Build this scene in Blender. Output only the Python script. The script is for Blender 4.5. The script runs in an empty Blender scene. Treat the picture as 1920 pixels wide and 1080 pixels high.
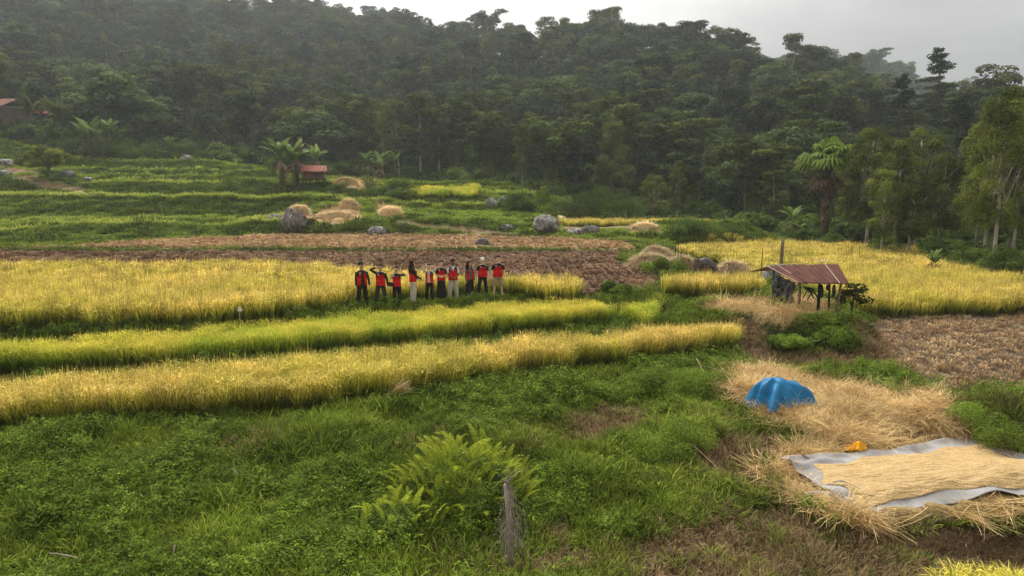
import bpy, math, random
import numpy as np
from mathutils import Vector, Matrix
PI = math.pi
R = math.radians
SC = bpy.context.scene
COL = SC.collection

# ------------------------------------------------------------------ camera, sky, sun, exposure
CZ = 6.0                      # camera height above the lowest field
F = 1297.0                    # focal length in pixels of the 1920 wide frame
PITCH = math.atan(190.0 / F)
cam_d = bpy.data.cameras.new('camera')
cam_d.sensor_width = 36.0
cam_d.lens = 36.0 * F / 1920.0
cam_d.clip_start = 0.1
cam_d.clip_end = 3000
cam = bpy.data.objects.new('camera', cam_d)
COL.objects.link(cam)
cam.location = (0, 0, CZ)
cam.rotation_euler = (PI / 2 - PITCH, 0, 0)
SC.camera = cam

SUN_EL, SUN_AZ = R(50), R(-22)      # azimuth measured from +Y towards +X
sdir = Vector((math.sin(SUN_AZ) * math.cos(SUN_EL), math.cos(SUN_AZ) * math.cos(SUN_EL), math.sin(SUN_EL)))
w = bpy.data.worlds.new('World')
SC.world = w
w.use_nodes = True
nt = w.node_tree
nt.nodes.clear()
def N(tree, typ, **kw):
    n = tree.nodes.new(typ)
    for k, v in kw.items():
        setattr(n, k, v)
    return n
L = nt.links.new
out = N(nt, 'ShaderNodeOutputWorld')
bg = N(nt, 'ShaderNodeBackground')
bg.inputs[1].default_value = 0.15
sky = N(nt, 'ShaderNodeTexSky', sky_type='NISHITA')
sky.sun_disc = False
sky.sun_elevation = SUN_EL
sky.sun_rotation = SUN_AZ
sky.dust_density = 4
tc = N(nt, 'ShaderNodeTexCoord')
sep = N(nt, 'ShaderNodeSeparateXYZ')
L(tc.outputs['Generated'], sep.inputs[0])
# cloud deck: brighter towards the zenith, as an overcast sky is
cr = N(nt, 'ShaderNodeValToRGB')
e = cr.color_ramp.elements
e[0].position = 0.0; e[0].color = (1.75, 1.72, 1.74, 1)
e[1].position = 1.0; e[1].color = (14.2, 13.4, 12.0, 1)
m1 = e.new(0.12); m1.color = (2.0, 1.95, 1.92, 1)
m2 = e.new(0.28); m2.color = (3.0, 2.9, 2.78, 1)
L(sep.outputs['Z'], cr.inputs[0])
mp = N(nt, 'ShaderNodeMapping')
mp.inputs['Scale'].default_value = (1.0, 1.0, 2.6)
mp.inputs['Rotation'].default_value = (0.2, 0.1, 0.9)
L(tc.outputs['Generated'], mp.inputs[0])
nz = N(nt, 'ShaderNodeTexNoise')
nz.inputs['Scale'].default_value = 2.6
nz.inputs['Detail'].default_value = 6
nz.inputs['Roughness'].default_value = 0.52
nz.inputs['Distortion'].default_value = 0.5
L(mp.outputs[0], nz.inputs['Vector'])
mr = N(nt, 'ShaderNodeMapRange')
mr.inputs['From Min'].default_value = 0.36
mr.inputs['From Max'].default_value = 0.64
mr.inputs['To Min'].default_value = 0.78
mr.inputs['To Max'].default_value = 1.12
L(nz.outputs[0], mr.inputs['Value'])
# the sun behind thinner cloud
gd = N(nt, 'ShaderNodeVectorMath', operation='DOT_PRODUCT')
gdir = Vector((-0.30, 0.80, 0.50)).normalized()
gd.inputs[1].default_value = gdir
L(tc.outputs['Generated'], gd.inputs[0])
gr = N(nt, 'ShaderNodeMapRange')
gr.inputs['From Min'].default_value = 0.62
gr.inputs['From Max'].default_value = 1.0
gr.inputs['To Min'].default_value = 0.0
gr.inputs['To Max'].default_value = 1.0
gr.interpolation_type = 'SMOOTHSTEP'
L(gd.outputs['Value'], gr.inputs['Value'])
gm = N(nt, 'ShaderNodeMath', operation='MULTIPLY_ADD')
gm.inputs[1].default_value = 2.2
gm.inputs[2].default_value = 1.0
L(gr.outputs[0], gm.inputs[0])
mm0 = N(nt, 'ShaderNodeMath', operation='MULTIPLY')
L(mr.outputs[0], mm0.inputs[0]); L(gm.outputs[0], mm0.inputs[1])
# unseen sky behind the camera, dimmed so bank and rice fronts read darker
bk = N(nt, 'ShaderNodeMapRange'); bk.inputs['From Min'].default_value = -0.8; bk.inputs['From Max'].default_value = 0.5
bk.inputs['To Min'].default_value = 0.58; bk.inputs['To Max'].default_value = 1.0
L(sep.outputs['Y'], bk.inputs['Value'])
mm = N(nt, 'ShaderNodeMath', operation='MULTIPLY')
L(mm0.outputs[0], mm.inputs[0]); L(bk.outputs[0], mm.inputs[1])
vm = N(nt, 'ShaderNodeVectorMath', operation='SCALE')
L(cr.outputs[0], vm.inputs[0]); L(mm.outputs[0], vm.inputs['Scale'])
mx = N(nt, 'ShaderNodeMix', data_type='RGBA')
mx.inputs[0].default_value = 0.93
L(sky.outputs[0], mx.inputs[6]); L(vm.outputs[0], mx.inputs[7])
L(mx.outputs[2], bg.inputs[0])
L(bg.outputs[0], out.inputs[0])

sun_d = bpy.data.lights.new('sun', 'SUN')
sun_d.energy = 1.5
sun_d.angle = R(14)
sun_d.color = (1.0, 0.95, 0.87)
sun = bpy.data.objects.new('sun', sun_d)
COL.objects.link(sun)
sun.rotation_euler = sdir.to_track_quat('Z', 'Y').to_euler()
SC.view_settings.view_transform = 'Standard'
SC.view_settings.look = 'None'
SC.view_settings.gamma = 1
SC.view_settings.exposure = 0.2
try:
    SC.cycles.max_bounces = 6
    SC.cycles.diffuse_bounces = 3
    SC.cycles.glossy_bounces = 2
    SC.cycles.transmission_bounces = 4
    SC.cycles.volume_bounces = 1
    SC.cycles.use_denoising = True
    SC.cycles.sample_clamp_indirect = 4
except Exception:
    pass

# ------------------------------------------------------------------ pixel <-> world
cp, sp = math.cos(PITCH), math.sin(PITCH)
def ray(px, py):
    px = np.asarray(px, float); py = np.asarray(py, float)
    a = (px - 960) / F; b = (540 - py) / F
    # camera axes: right=(1,0,0) up=(0,sp,cp) forward=(0,cp,-sp)
    return a, b * sp + cp, b * cp - sp
def at_z(px, py, z):
    x, y, dz = ray(px, py)
    t = (z - CZ) / dz
    return x * t, y * t
def at_y(px, py, Y):
    x, y, dz = ray(px, py)
    t = Y / y
    return x * t, CZ + dz * t
def proj(X, Y, Z):
    X = np.asarray(X, float); Y = np.asarray(Y, float); Z = np.asarray(Z, float) - CZ
    d = Y * cp - Z * sp
    u = Y * sp + Z * cp
    d = np.where(d < 0.5, np.nan, d)
    return 960 + F * X / d, 540 - F * u / d
def inpoly(px, py, poly):
    px = np.asarray(px); py = np.asarray(py)
    r = np.zeros(px.shape, bool)
    n = len(poly)
    for i in range(n):
        x1, y1 = poly[i]; x2, y2 = poly[(i + 1) % n]
        if y1 == y2: continue
        c = ((y1 > py) != (y2 > py)) & (px < (x2 - x1) * (py - y1) / (y2 - y1) + x1)
        r ^= c
    return r

# ------------------------------------------------------------------ value noise
_h = np.random.RandomState(7).rand(64, 512, 512)[:8]
def vn(x, y, s, seed=0):
    x = np.asarray(x, float) / s + 137.3 * seed + 1000; y = np.asarray(y, float) / s + 71.7 * seed + 1000
    ix = np.floor(x).astype(int); iy = np.floor(y).astype(int)
    fx = x - ix; fy = y - iy
    fx = fx * fx * (3 - 2 * fx); fy = fy * fy * (3 - 2 * fy)
    T = _h[seed % 8]
    a = T[ix % 512, iy % 512]; b = T[(ix + 1) % 512, iy % 512]
    c = T[ix % 512, (iy + 1) % 512]; d = T[(ix + 1) % 512, (iy + 1) % 512]
    return (a * (1 - fx) + b * fx) * (1 - fy) + (c * (1 - fx) + d * fx) * fy
def fbm(x, y, s, seed=0, o=3):
    r = 0; a = 1; t = 0
    for k in range(o):
        r = r + a * vn(x, y, s / 2 ** k, seed + k); t += a; a *= .5
    return r / t

# ------------------------------------------------------------------ the lie of the land
# field polygons: (px, row, height of the plane on which that pixel was read), then the field's level
def XY(pts):
    return [tuple(float(v) for v in at_z(a, b, c)) for a, b, c in pts]
RICE1 = XY([(-330, 845, .5), (0, 812, .5), (250, 795, .5), (500, 775, .5), (740, 755, .5), (900, 722, .5), (1100, 695, .5), (1250, 675, .5), (1370, 660, .5), (1400, 640, .5),
            (1375, 606, 1.35), (1350, 602, 1.35), (1250, 610, 1.35), (1100, 624, 1.35), (900, 642, 1.35), (600, 662, 1.35), (300, 690, 1.35), (0, 712, 1.35), (-330, 735, 1.35)])
RICE2 = XY([(-330, 735, .8), (0, 705, .8), (250, 690, .8), (500, 672, .8), (900, 636, .8), (1100, 612, .8), (1200, 604, .8), (1235, 596, .8),
            (1215, 582, 1.55), (1130, 565, 1.55), (1000, 566, 1.55), (900, 572, 1.55), (700, 588, 1.55), (500, 605, 1.55), (250, 625, 1.55), (0, 645, 1.55), (-330, 665, 1.55)])
RICE3 = XY([(-330, 655, 1.5), (0, 622, 1.5), (200, 616, 1.5), (430, 608, 1.5), (560, 592, 1.5), (660, 578, 1.5), (800, 564, 1.5), (940, 550, 1.5), (1085, 549, 1.5),
            (1085, 528, 2.3), (960, 524, 2.3), (880, 513, 2.3), (740, 502, 2.3), (640, 498, 2.3), (600, 488, 2.3), (0, 490, 2.3), (-330, 492, 2.3)])
RICE4 = XY([(1240, 562, 1.3), (1330, 562, 1.3), (1425, 560, 1.3), (1425, 518, 2.05), (1340, 514, 2.05), (1250, 524, 2.05)])
RICER = XY([(1610, 594, .7), (1700, 592, .7), (1920, 588, .7), (2250, 584, .7), (2250, 530, 1.45), (1920, 515, 1.45), (1830, 505, 1.45), (1770, 488, 1.45),
            (1700, 463, 1.45), (1600, 457, 1.45), (1430, 449, 1.45), (1330, 455, 1.45), (1265, 463, 1.45), (1290, 485, .7), (1400, 520, .7), (1450, 548, .7), (1560, 575, .7)])
RICE6 = XY([(1040, 429, 1.9), (1180, 427, 1.9), (1330, 425, 1.9), (1330, 410, 2.6), (1200, 410, 2.6), (1050, 411, 2.6)])
RICE5 = XY([(765, 399, 3.1), (890, 399, 3.1), (900, 396, 3.1), (895, 387, 3.6), (770, 388, 3.6)])
STUB1 = XY([(-330, 520, 1.5), (600, 510, 1.5), (700, 530, 1.5), (960, 550, 1.5), (1100, 556, 1.5), (1240, 545, 1.5), (1235, 515, 1.5), (1160, 492, 1.5), (1170, 474, 1.5), (-330, 472, 1.5)])
STUB2 = XY([(-330, 467, 1.7), (130, 464, 1.7), (1195, 467, 1.7), (1175, 455, 1.7), (1060, 447, 1.7), (980, 445, 1.7), (850, 441, 1.7), (520, 440, 1.7), (300, 449, 1.7), (130, 462, 1.7)])
STUBR = XY([(1640, 600, .6), (1700, 594, .6), (1920, 590, .6), (2250, 586, .6), (2250, 760, .6), (1920, 742, .6), (1800, 735, .6), (1700, 705, .6), (1655, 660, .6), (1635, 625, .6)])
FIELDS = [(RICE1, .5), (RICE2, .8), (RICE3, 1.5), (RICE4, 1.3), (RICER, .7), (RICE6, 1.9), (STUB1, 1.5), (STUB2, 1.7), (STUBR, .6)]

# lines on the ground: (px, row, distance); the height follows from where the line is seen
LINES = [
    [(-330, 472, 55), (0, 467, 56), (130, 463, 57), (300, 448, 60.5), (520, 439, 62.5), (700, 440, 62.3), (850, 441, 61.8), (980, 445, 60.5)],
    [(-330, 436, 59), (0, 434, 59.5), (130, 421, 63), (530, 418, 64.5), (560, 425, 63.5)],
    [(-330, 428, 62), (100, 416, 66), (540, 413, 69)], [(-330, 424, 64.5), (100, 411, 70), (540, 408, 72.5)],
    [(-330, 366, 76), (0, 368, 76), (300, 371, 76), (560, 373, 76), (740, 377, 76)],
    [(-330, 363, 81), (0, 366, 81), (300, 369, 81), (560, 371, 81), (740, 374, 80)],
    [(0, 338, 85), (60, 336, 85), (120, 337, 85), (150, 350, 85)], [(-330, 396, 70.5), (150, 392, 73), (540, 393, 74)],
    [(0, 312, 90), (110, 322, 90)],
    [(150, 357, 83), (420, 359, 83)],
    [(170, 344, 85), (420, 345, 85)], [(170, 341, 89), (420, 342, 89)],
    [(160, 333, 90.5), (420, 333, 90.5)], [(160, 330, 95), (420, 330, 95)],
    [(150, 321, 96), (410, 321, 96)], [(150, 317, 100), (415, 318, 100)],
    [(140, 300, 103), (410, 306, 103)], [(140, 297, 108), (410, 303, 108)],
    [(-330, 262, 110), (0, 262, 110), (60, 275, 108)],
    [(420, 352, 83), (470, 335, 86), (530, 352, 83)], [(440, 322, 91), (520, 322, 91)],
    [(555, 347, 85), (620, 347, 85), (680, 350, 85)], [(555, 346, 90), (640, 343, 90), (700, 343, 90)],
    [(540, 366, 79), (680, 366, 79)],
    [(560, 335, 104), (720, 335, 108), (860, 340, 112)],
    [(570, 425, 63), (640, 412, 65), (700, 418, 64.5), (760, 416, 64.5)],
    [(570, 404, 67), (650, 398, 68.5), (760, 408, 66.5), (870, 412, 66), (960, 424, 64)],
    [(600, 388, 71), (660, 380, 72)],
    [(765, 400, 69.5), (890, 400, 69.5)], [(765, 399, 73), (900, 398, 73)],
    [(740, 388, 75), (900, 384, 76), (1000, 386, 75)],
    [(800, 364, 80), (900, 361, 81), (1010, 362, 81)], [(800, 361, 84), (1000, 360, 84)],
    [(700, 348, 86), (780, 344, 87), (860, 338, 89), (950, 346, 88), (1010, 360, 85), (1060, 385, 77)],
    [(1000, 412, 66), (1040, 412, 70)], [(1060, 408, 77), (1200, 408, 80), (1330, 412, 76)],
    [(1195, 462, 52), (1280, 462, 54)],
    [(1205, 448, 57.5), (1300, 452, 56.5), (1400, 452, 57)], [(1215, 430, 59.5), (1290, 434, 59), (1390, 434, 60)], [(1225, 417, 63), (1300, 417, 63), (1395, 418, 64)],
    [(1410, 444, 66), (1440, 452, 66)],
    # bund the people stand on and the banks between the strips
    [(-330, 660, None, 1.35), (0, 632, None, 1.35), (430, 615, None, 1.4), (680, 584, None, 1.5), (940, 562, None, 1.5), (1130, 563, None, 1.45), (1230, 568, None, 1.35)],
    [(680, 576, None, 1.5), (940, 556, None, 1.5), (1130, 556, None, 1.5)],
    # knoll under the field hut and its cut bank
    [(1320, 572, None, 1.4), (1400, 575, None, 1.55), (1440, 572, None, 1.6), (1500, 583, None, 1.62), (1570, 594, None, 1.58), (1600, 600, None, 1.3)],
    [(1400, 590, None, 1.45), (1470, 597, None, 1.6), (1560, 604, None, 1.45)],
    [(1440, 550, None, 1.6), (1560, 552, None, 1.55)],
    [(1380, 545, None, 1.45), (1440, 535, None, 1.4)],
    [(1400, 672, None, .5), (1500, 690, None, .52), (1620, 680, None, .55), (1690, 710, None, .55)],
    [(1290, 600, None, 1.15), (1390, 600, None, 1.2)],
    # threshing floor of straw
    [(1380, 700, None, .52), (1500, 705, None, .55), (1700, 735, None, .57)],
    [(1370, 720, None, .45), (1450, 760, None, .42), (1600, 760, None, .45), (1780, 770, None, .45)],
    [(1760, 748, None, .72), (1920, 765, None, .75), (2250, 790, None, .75)],
    [(1540, 835, None, .2), (1800, 815, None, .25)],
    [(1460, 885, None, .12), (1640, 850, None, .12), (1800, 826, None, .14), (1980, 880, None, .12), (2250, 990, None, .1)],
    [(1500, 930, None, .10), (1660, 955, None, .08), (1920, 940, None, .08), (2250, 950, None, .05)],
    [(1450, 900, None, .1), (1560, 980, None, .0), (1660, 1000, None, -.05), (1800, 970, None, .0), (1920, 985, None, 0)],
    [(1650, 1050, None, -.55), (1800, 1060, None, -.75), (2100, 1060, None, -.8)],
    [(1250, 1080, None, -.1), (1450, 1100, None, -.25)],
    # the weedy slope
    [(0, 830, None, .48), (500, 795, None, .48), (760, 768, None, .48), (1100, 708, None, .48), (1380, 678, None, .45)],
    [(-330, 880, None, .50), (0, 870, None, .5), (350, 860, None, .42), (600, 830, None, .45), (900, 790, None, .42), (1150, 760, None, .40), (1330, 735, None, .4)],
    [(0, 980, None, .25), (400, 960, None, .2), (900, 950, None, .15), (1200, 930, None, .12)],
    [(0, 1090, None, .1), (500, 1090, None, .05), (960, 1090, None, .0)],
]
# hill: for each image column the profile (distance, height) of the land behind the fields
HCOLS = [
    (-600, [(112, 15), (150, 26), (220, 48), (330, 90), (480, 150), (560, 170)]),
    (0,    [(112, 14.5), (135, 18), (200, 40), (300, 80), (470, 142), (560, 165)]),
    (300,  [(112, 11.3), (140, 14), (180, 26), (250, 50), (330, 80), (430, 112), (520, 118)]),
    (480,  [(108, 9.0), (135, 10), (170, 20), (250, 48), (330, 76), (400, 95), (470, 98)]),
    (620,  [(112, 7.5), (132, 8), (165, 16), (250, 46), (330, 75), (370, 82), (430, 86)]),
    (760,  [(112, 6.6), (132, 7), (160, 14), (245, 44), (300, 61), (330, 66), (420, 96)]),
    (900,  [(98, 5.4), (120, 6), (150, 13), (230, 44), (270, 57), (320, 52), (420, 60)]),
    (1000, [(90, 3.5), (115, 5), (145, 12), (220, 43), (250, 53), (300, 45), (420, 50)]),
    (1100, [(82, 1.5), (105, 2), (135, 11), (200, 38), (230, 50), (280, 40), (420, 55)]),
    (1200, [(80, 1.0), (105, 2), (135, 12), (185, 33), (220, 46), (270, 36), (420, 60)]),
    (1320, [(74, 0.5), (95, 1.5), (130, 12), (170, 26), (200, 36), (260, 30), (420, 64)]),
    (1430, [(68, 0.2), (90, 2), (125, 11), (165, 23), (195, 31), (250, 26), (420, 68)]),
    (1540, [(66, 0.2), (90, 3), (130, 12), (170, 23), (205, 30), (260, 26), (420, 72)]),
    (1620, [(63, 0.3), (90, 3), (130, 10), (170, 17), (210, 24), (260, 22), (420, 70)]),
    (1720, [(58, 0.4), (85, 3), (130, 9), (170, 14), (210, 19), (260, 18), (420, 55)]),
    (1820, [(42, 0.5), (70, 3), (110, 8), (160, 14), (210, 18), (260, 17), (420, 48)]),
    (1920, [(39, 0.6), (65, 3), (110, 8), (160, 13), (210, 17), (260, 16), (420, 40)]),
    (2500, [(39, 0.6), (65, 3), (110, 8), (160, 13), (210, 17), (260, 16), (420, 38)]),
]
_hu = np.array([(c - 960) / F / cp for c, _ in HCOLS])
_d0 = np.array([p[0][0] for _, p in HCOLS])
_TT = np.linspace(0, 1, 200)
_YS = 30 + _TT * 770
_HP = np.array([np.interp(_YS, [q[0] for q in p] + [p[-1][0] + 200], [q[1] for q in p] + [p[-1][1] - 40]) for _, p in HCOLS])
_k = np.array([1, 2, 3, 2, 1.]); _k /= _k.sum()
_HP = np.array([np.convolve(np.pad(r, 2, 'edge'), _k, 'valid') for r in _HP])
def base_depth(X, Y):
    return np.interp(X / np.maximum(Y, 1), _hu, _d0)
def hill(X, Y):
    u = np.clip(X / np.maximum(Y, 1), _hu[0], _hu[-1] - 1e-6)
    i = np.clip(np.searchsorted(_hu, u) - 1, 0, len(_hu) - 2)
    f = (u - _hu[i]) / (_hu[i + 1] - _hu[i]); f = f * f * (3 - 2 * f) * .5 + f * .5
    g = np.clip((Y - 30) / 770 * 199, 0, 198.999); j = g.astype(int); g = g - j
    a = _HP[i, j] * (1 - g) + _HP[i, j + 1] * g
    b = _HP[i + 1, j] * (1 - g) + _HP[i + 1, j + 1] * g
    z = a * (1 - f) + b * f
    m = np.clip((Y - base_depth(X, Y)) / 50, 0, 1)
    return z + m * ((fbm(X, Y, 38, 2) - .5) * 12 + (fbm(X, Y, 13, 3) - .5) * 4)

GX0, GX1, GY0, GY1, GS = -130.0, 130.0, 0.0, 145.0, 0.25
gx = np.arange(GX0, GX1 + 1e-6, GS); gy = np.arange(GY0, GY1 + 1e-6, GS)
MX, MY = np.meshgrid(gx, gy)
fix = np.zeros(MX.shape, bool); Zg = np.zeros(MX.shape)
hm = MY > base_depth(MX, MY)
fix[hm] = True; Zg[hm] = hill(MX[hm], MY[hm])
for poly, z in FIELDS:
    m = inpoly(MX, MY, poly) & ~hm
    fix[m] = True; Zg[m] = z
for ln in LINES:
    P = []
    for q in ln:
        if q[2] is None:
            x, y = at_z(q[0], q[1], q[3]); P.append((float(x), float(y), q[3]))
        else:
            x, z = at_y(q[0], q[1], q[2]); P.append((float(x), q[2], float(z)))
    for (a, b) in zip(P[:-1], P[1:]):
        n = int(max(abs(a[0] - b[0]), abs(a[1] - b[1])) / (GS * .6)) + 2
        t = np.linspace(0, 1, n)
        i = np.round((a[0] + (b[0] - a[0]) * t - GX0) / GS).astype(int)
        j = np.round((a[1] + (b[1] - a[1]) * t - GY0) / GS).astype(int)
        ok = (i >= 0) & (i < len(gx)) & (j >= 0) & (j < len(gy))
        i, j, t = i[ok], j[ok], t[ok]
        free = ~hm[j, i]
        i, j, t = i[free], j[free], t[free]
        fix[j, i] = True; Zg[j, i] = a[2] + (b[2] - a[2]) * t
Zg[0, :] = -.2; fix[0, :] = True
def relax(Z, fx, it):
    for _ in range(it):
        P = np.pad(Z, 1, 'edge')
        A = (P[:-2, 1:-1] + P[2:, 1:-1] + P[1:-1, :-2] + P[1:-1, 2:]) * .25
        Z = np.where(fx, Z, A)
    return Z
def solve(Z, fx, lev):
    if lev > 0:
        h, wd = Z.shape
        H2, W2 = (h + 1) // 2, (wd + 1) // 2
        Zp = np.zeros((H2 * 2, W2 * 2)); Fp = np.zeros((H2 * 2, W2 * 2))
        Zp[:h, :wd] = Z * fx; Fp[:h, :wd] = fx
        s = Zp.reshape(H2, 2, W2, 2).sum((1, 3)); c = Fp.reshape(H2, 2, W2, 2).sum((1, 3))
        f2 = c > 0
        z2 = np.where(f2, s / np.maximum(c, 1), 0)
        z2 = solve(z2, f2, lev - 1)
        up = np.repeat(np.repeat(z2, 2, 0), 2, 1)[:h, :wd]
        Z = np.where(fx, Z, up)
        return relax(Z, fx, 24)
    m = Z[fx].mean() if fx.any() else 0
    return relax(np.where(fx, Z, m), fx, 600)
Zg = solve(Zg, fix, 6)
flat = np.zeros(MX.shape, bool)
for poly, z in FIELDS: flat |= inpoly(MX, MY, poly)
for _ in range(2):
    P = np.pad(Zg, 1, 'edge')
    A = (P[:-2, 1:-1] + P[2:, 1:-1] + P[1:-1, :-2] + P[1:-1, 2:] + 2 * P[1:-1, 1:-1]) / 6
    Zg = np.where(flat, Zg, A)
# lumps of weeds and clods
rough = np.where(flat, .03, np.where(MY < 60, .32, .5)) * (~hm)
for _ in range(4):
    P = np.pad(rough, 1, 'edge'); rough = (P[:-2, 1:-1] + P[2:, 1:-1] + P[1:-1, :-2] + P[1:-1, 2:]) / 4
Zg = Zg + rough * ((fbm(MX, MY, 1.6, 4) - .5) * 1.5 + (fbm(MX, MY, 5, 5) - .5) * 1.0 * (MY > 50))
def gz(X, Y):
    X = np.asarray(X, float); Y = np.asarray(Y, float)
    a = np.clip((X - GX0) / GS, 0, len(gx) - 1.001); b = np.clip((Y - GY0) / GS, 0, len(gy) - 1.001)
    i = a.astype(int); j = b.astype(int); fa = a - i; fb = b - j
    z = (Zg[j, i] * (1 - fa) + Zg[j, i + 1] * fa) * (1 - fb) + (Zg[j + 1, i] * (1 - fa) + Zg[j + 1, i + 1] * fa) * fb
    ins = (X > GX0) & (X < GX1) & (Y < GY1)
    return np.where(ins, z, np.where(Y < 30, -.2, hill(X, np.maximum(Y, 31))))

# ------------------------------------------------------------------ mesh and material helpers
def mat(name):
    m = bpy.data.materials.new(name); m.use_nodes = True
    m.node_tree.nodes.clear()
    return m
def plain(name, col, rough=.8, metal=0, noise=None, bump=0.0, nscale=8, col2=None, spec=.12, stretch=None):
    """principled with a two-colour procedural noise"""
    m = mat(name); t = m.node_tree
    o = N(t, 'ShaderNodeOutputMaterial'); b = N(t, 'ShaderNodeBsdfPrincipled')
    b.inputs['Roughness'].default_value = rough; b.inputs['Metallic'].default_value = metal
    b.inputs['Specular IOR Level'].default_value = spec
    t.links.new(b.outputs[0], o.inputs[0])
    c2 = col2 or tuple(c * .72 for c in col)
    tcn = N(t, 'ShaderNodeTexCoord'); mpn = N(t, 'ShaderNodeMapping')
    if stretch: mpn.inputs['Scale'].default_value = stretch
    nn = N(t, 'ShaderNodeTexNoise'); nn.inputs['Scale'].default_value = nscale; nn.inputs['Detail'].default_value = 5
    t.links.new(tcn.outputs['Object'], mpn.inputs[0]); t.links.new(mpn.outputs[0], nn.inputs['Vector'])
    r = N(t, 'ShaderNodeValToRGB'); r.color_ramp.elements[0].position = .35; r.color_ramp.elements[1].position = .65
    r.color_ramp.elements[0].color = (*c2, 1); r.color_ramp.elements[1].color = (*col, 1)
    t.links.new(nn.outputs[0], r.inputs[0]); t.links.new(r.outputs[0], b.inputs['Base Color'])
    if bump:
        bp = N(t, 'ShaderNodeBump'); bp.inputs['Strength'].default_value = bump; bp.inputs['Distance'].default_value = .05
        t.links.new(nn.outputs[0], bp.inputs['Height']); t.links.new(bp.outputs[0], b.inputs['Normal'])
    return m
def foliage(name, stops, var=.35, pvar=None, hue=None, patch=None, trans=.25, patch_scale=.12, rough=.85):
    """leaf material: colour runs with attribute c.r (root to tip), varied per blade, per plant and over the land"""
    m = mat(name); t = m.node_tree; K = t.links.new
    o = N(t, 'ShaderNodeOutputMaterial')
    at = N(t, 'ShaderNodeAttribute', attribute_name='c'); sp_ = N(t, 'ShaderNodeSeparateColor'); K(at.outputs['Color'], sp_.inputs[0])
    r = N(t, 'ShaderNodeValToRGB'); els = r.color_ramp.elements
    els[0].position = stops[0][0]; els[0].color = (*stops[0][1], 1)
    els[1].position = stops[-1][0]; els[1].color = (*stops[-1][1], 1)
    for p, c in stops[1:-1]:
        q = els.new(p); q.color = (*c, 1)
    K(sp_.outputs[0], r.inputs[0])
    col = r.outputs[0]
    oi = N(t, 'ShaderNodeObjectInfo')
    if patch:
        ge = N(t, 'ShaderNodeNewGeometry'); nn = N(t, 'ShaderNodeTexNoise'); nn.inputs['Scale'].default_value = patch_scale; nn.inputs['Detail'].default_value = 4
        nn.inputs['Roughness'].default_value = .6
        K(ge.outputs['Position'], nn.inputs['Vector'])
        rr = N(t, 'ShaderNodeMapRange'); rr.inputs['From Min'].default_value = .42; rr.inputs['From Max'].default_value = .62
        K(nn.outputs[0], rr.inputs['Value'])
        mu = N(t, 'ShaderNodeMath', operation='MULTIPLY'); mu.inputs[1].default_value = patch[3] if len(patch) > 3 else .6
        K(rr.outputs[0], mu.inputs[0])
        mi = N(t, 'ShaderNodeMix', data_type='RGBA', blend_type='MULTIPLY'); K(mu.outputs[0], mi.inputs[0]); K(col, mi.inputs[6]); mi.inputs[7].default_value = (*patch[:3], 1)
        col = mi.outputs[2]
    if hue:
        mi = N(t, 'ShaderNodeMix', data_type='RGBA'); K(col, mi.inputs[6]); mi.inputs[7].default_value = (*hue, 1)
        a = N(t, 'ShaderNodeMath', operation='MULTIPLY'); a.inputs[1].default_value = .5; K(oi.outputs['Random'], a.inputs[0]); K(a.outputs[0], mi.inputs[0])
        col = mi.outputs[2]
    # brightness: per leaf (c.g) and per plant
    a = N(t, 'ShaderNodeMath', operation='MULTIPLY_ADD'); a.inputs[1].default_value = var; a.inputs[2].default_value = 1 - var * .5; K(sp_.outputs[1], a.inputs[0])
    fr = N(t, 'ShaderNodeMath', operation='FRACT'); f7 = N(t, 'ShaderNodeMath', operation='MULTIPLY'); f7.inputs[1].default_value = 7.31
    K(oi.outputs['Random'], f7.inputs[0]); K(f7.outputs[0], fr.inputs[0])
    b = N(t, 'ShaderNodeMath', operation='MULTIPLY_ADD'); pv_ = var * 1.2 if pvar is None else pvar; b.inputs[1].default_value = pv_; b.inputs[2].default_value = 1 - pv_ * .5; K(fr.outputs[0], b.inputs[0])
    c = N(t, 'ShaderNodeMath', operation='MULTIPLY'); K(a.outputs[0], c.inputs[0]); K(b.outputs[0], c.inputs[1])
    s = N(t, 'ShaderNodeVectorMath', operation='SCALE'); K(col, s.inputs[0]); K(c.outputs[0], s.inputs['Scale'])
    d = N(t, 'ShaderNodeBsdfPrincipled'); d.inputs['Roughness'].default_value = rough; d.inputs['Specular IOR Level'].default_value = .05
    K(s.outputs[0], d.inputs['Base Color'])
    if trans > 0:
        tr = N(t, 'ShaderNodeBsdfTranslucent'); K(s.outputs[0], tr.inputs['Color'])
        ms = N(t, 'ShaderNodeMixShader'); ms.inputs[0].default_value = trans
        K(d.outputs[0], ms.inputs[1]); K(tr.outputs[0], ms.inputs[2]); K(ms.outputs[0], o.inputs[0])
    else:
        K(d.outputs[0], o.inputs[0])
    return m
def mesh_np(name, V, Q, m=None, C=None, smooth=False):
    """V (n,3), Q (k,4) int quads, C (n,3) per vertex attribute c"""
    me = bpy.data.meshes.new(name)
    V = np.ascontiguousarray(V, np.float32); Q = np.ascontiguousarray(Q, np.int32)
    k, s = Q.shape
    me.vertices.add(len(V)); me.vertices.foreach_set('co', V.ravel())
    me.loops.add(k * s); me.loops.foreach_set('vertex_index', Q.ravel())
    me.polygons.add(k); me.polygons.foreach_set('loop_start', np.arange(0, k * s, s, dtype=np.int32))
    if smooth: me.polygons.foreach_set('use_smooth', np.ones(k, bool))
    else: me.polygons.foreach_set('use_smooth', np.zeros(k, bool))
    if C is not None:
        a = me.attributes.new('c', 'FLOAT_COLOR', 'POINT')
        a.data.foreach_set('color', np.ascontiguousarray(np.hstack([C, np.ones((len(C), 1))]), np.float32).ravel())
    me.update(calc_edges=True)
    if m: me.materials.append(m)
    return me
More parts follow.
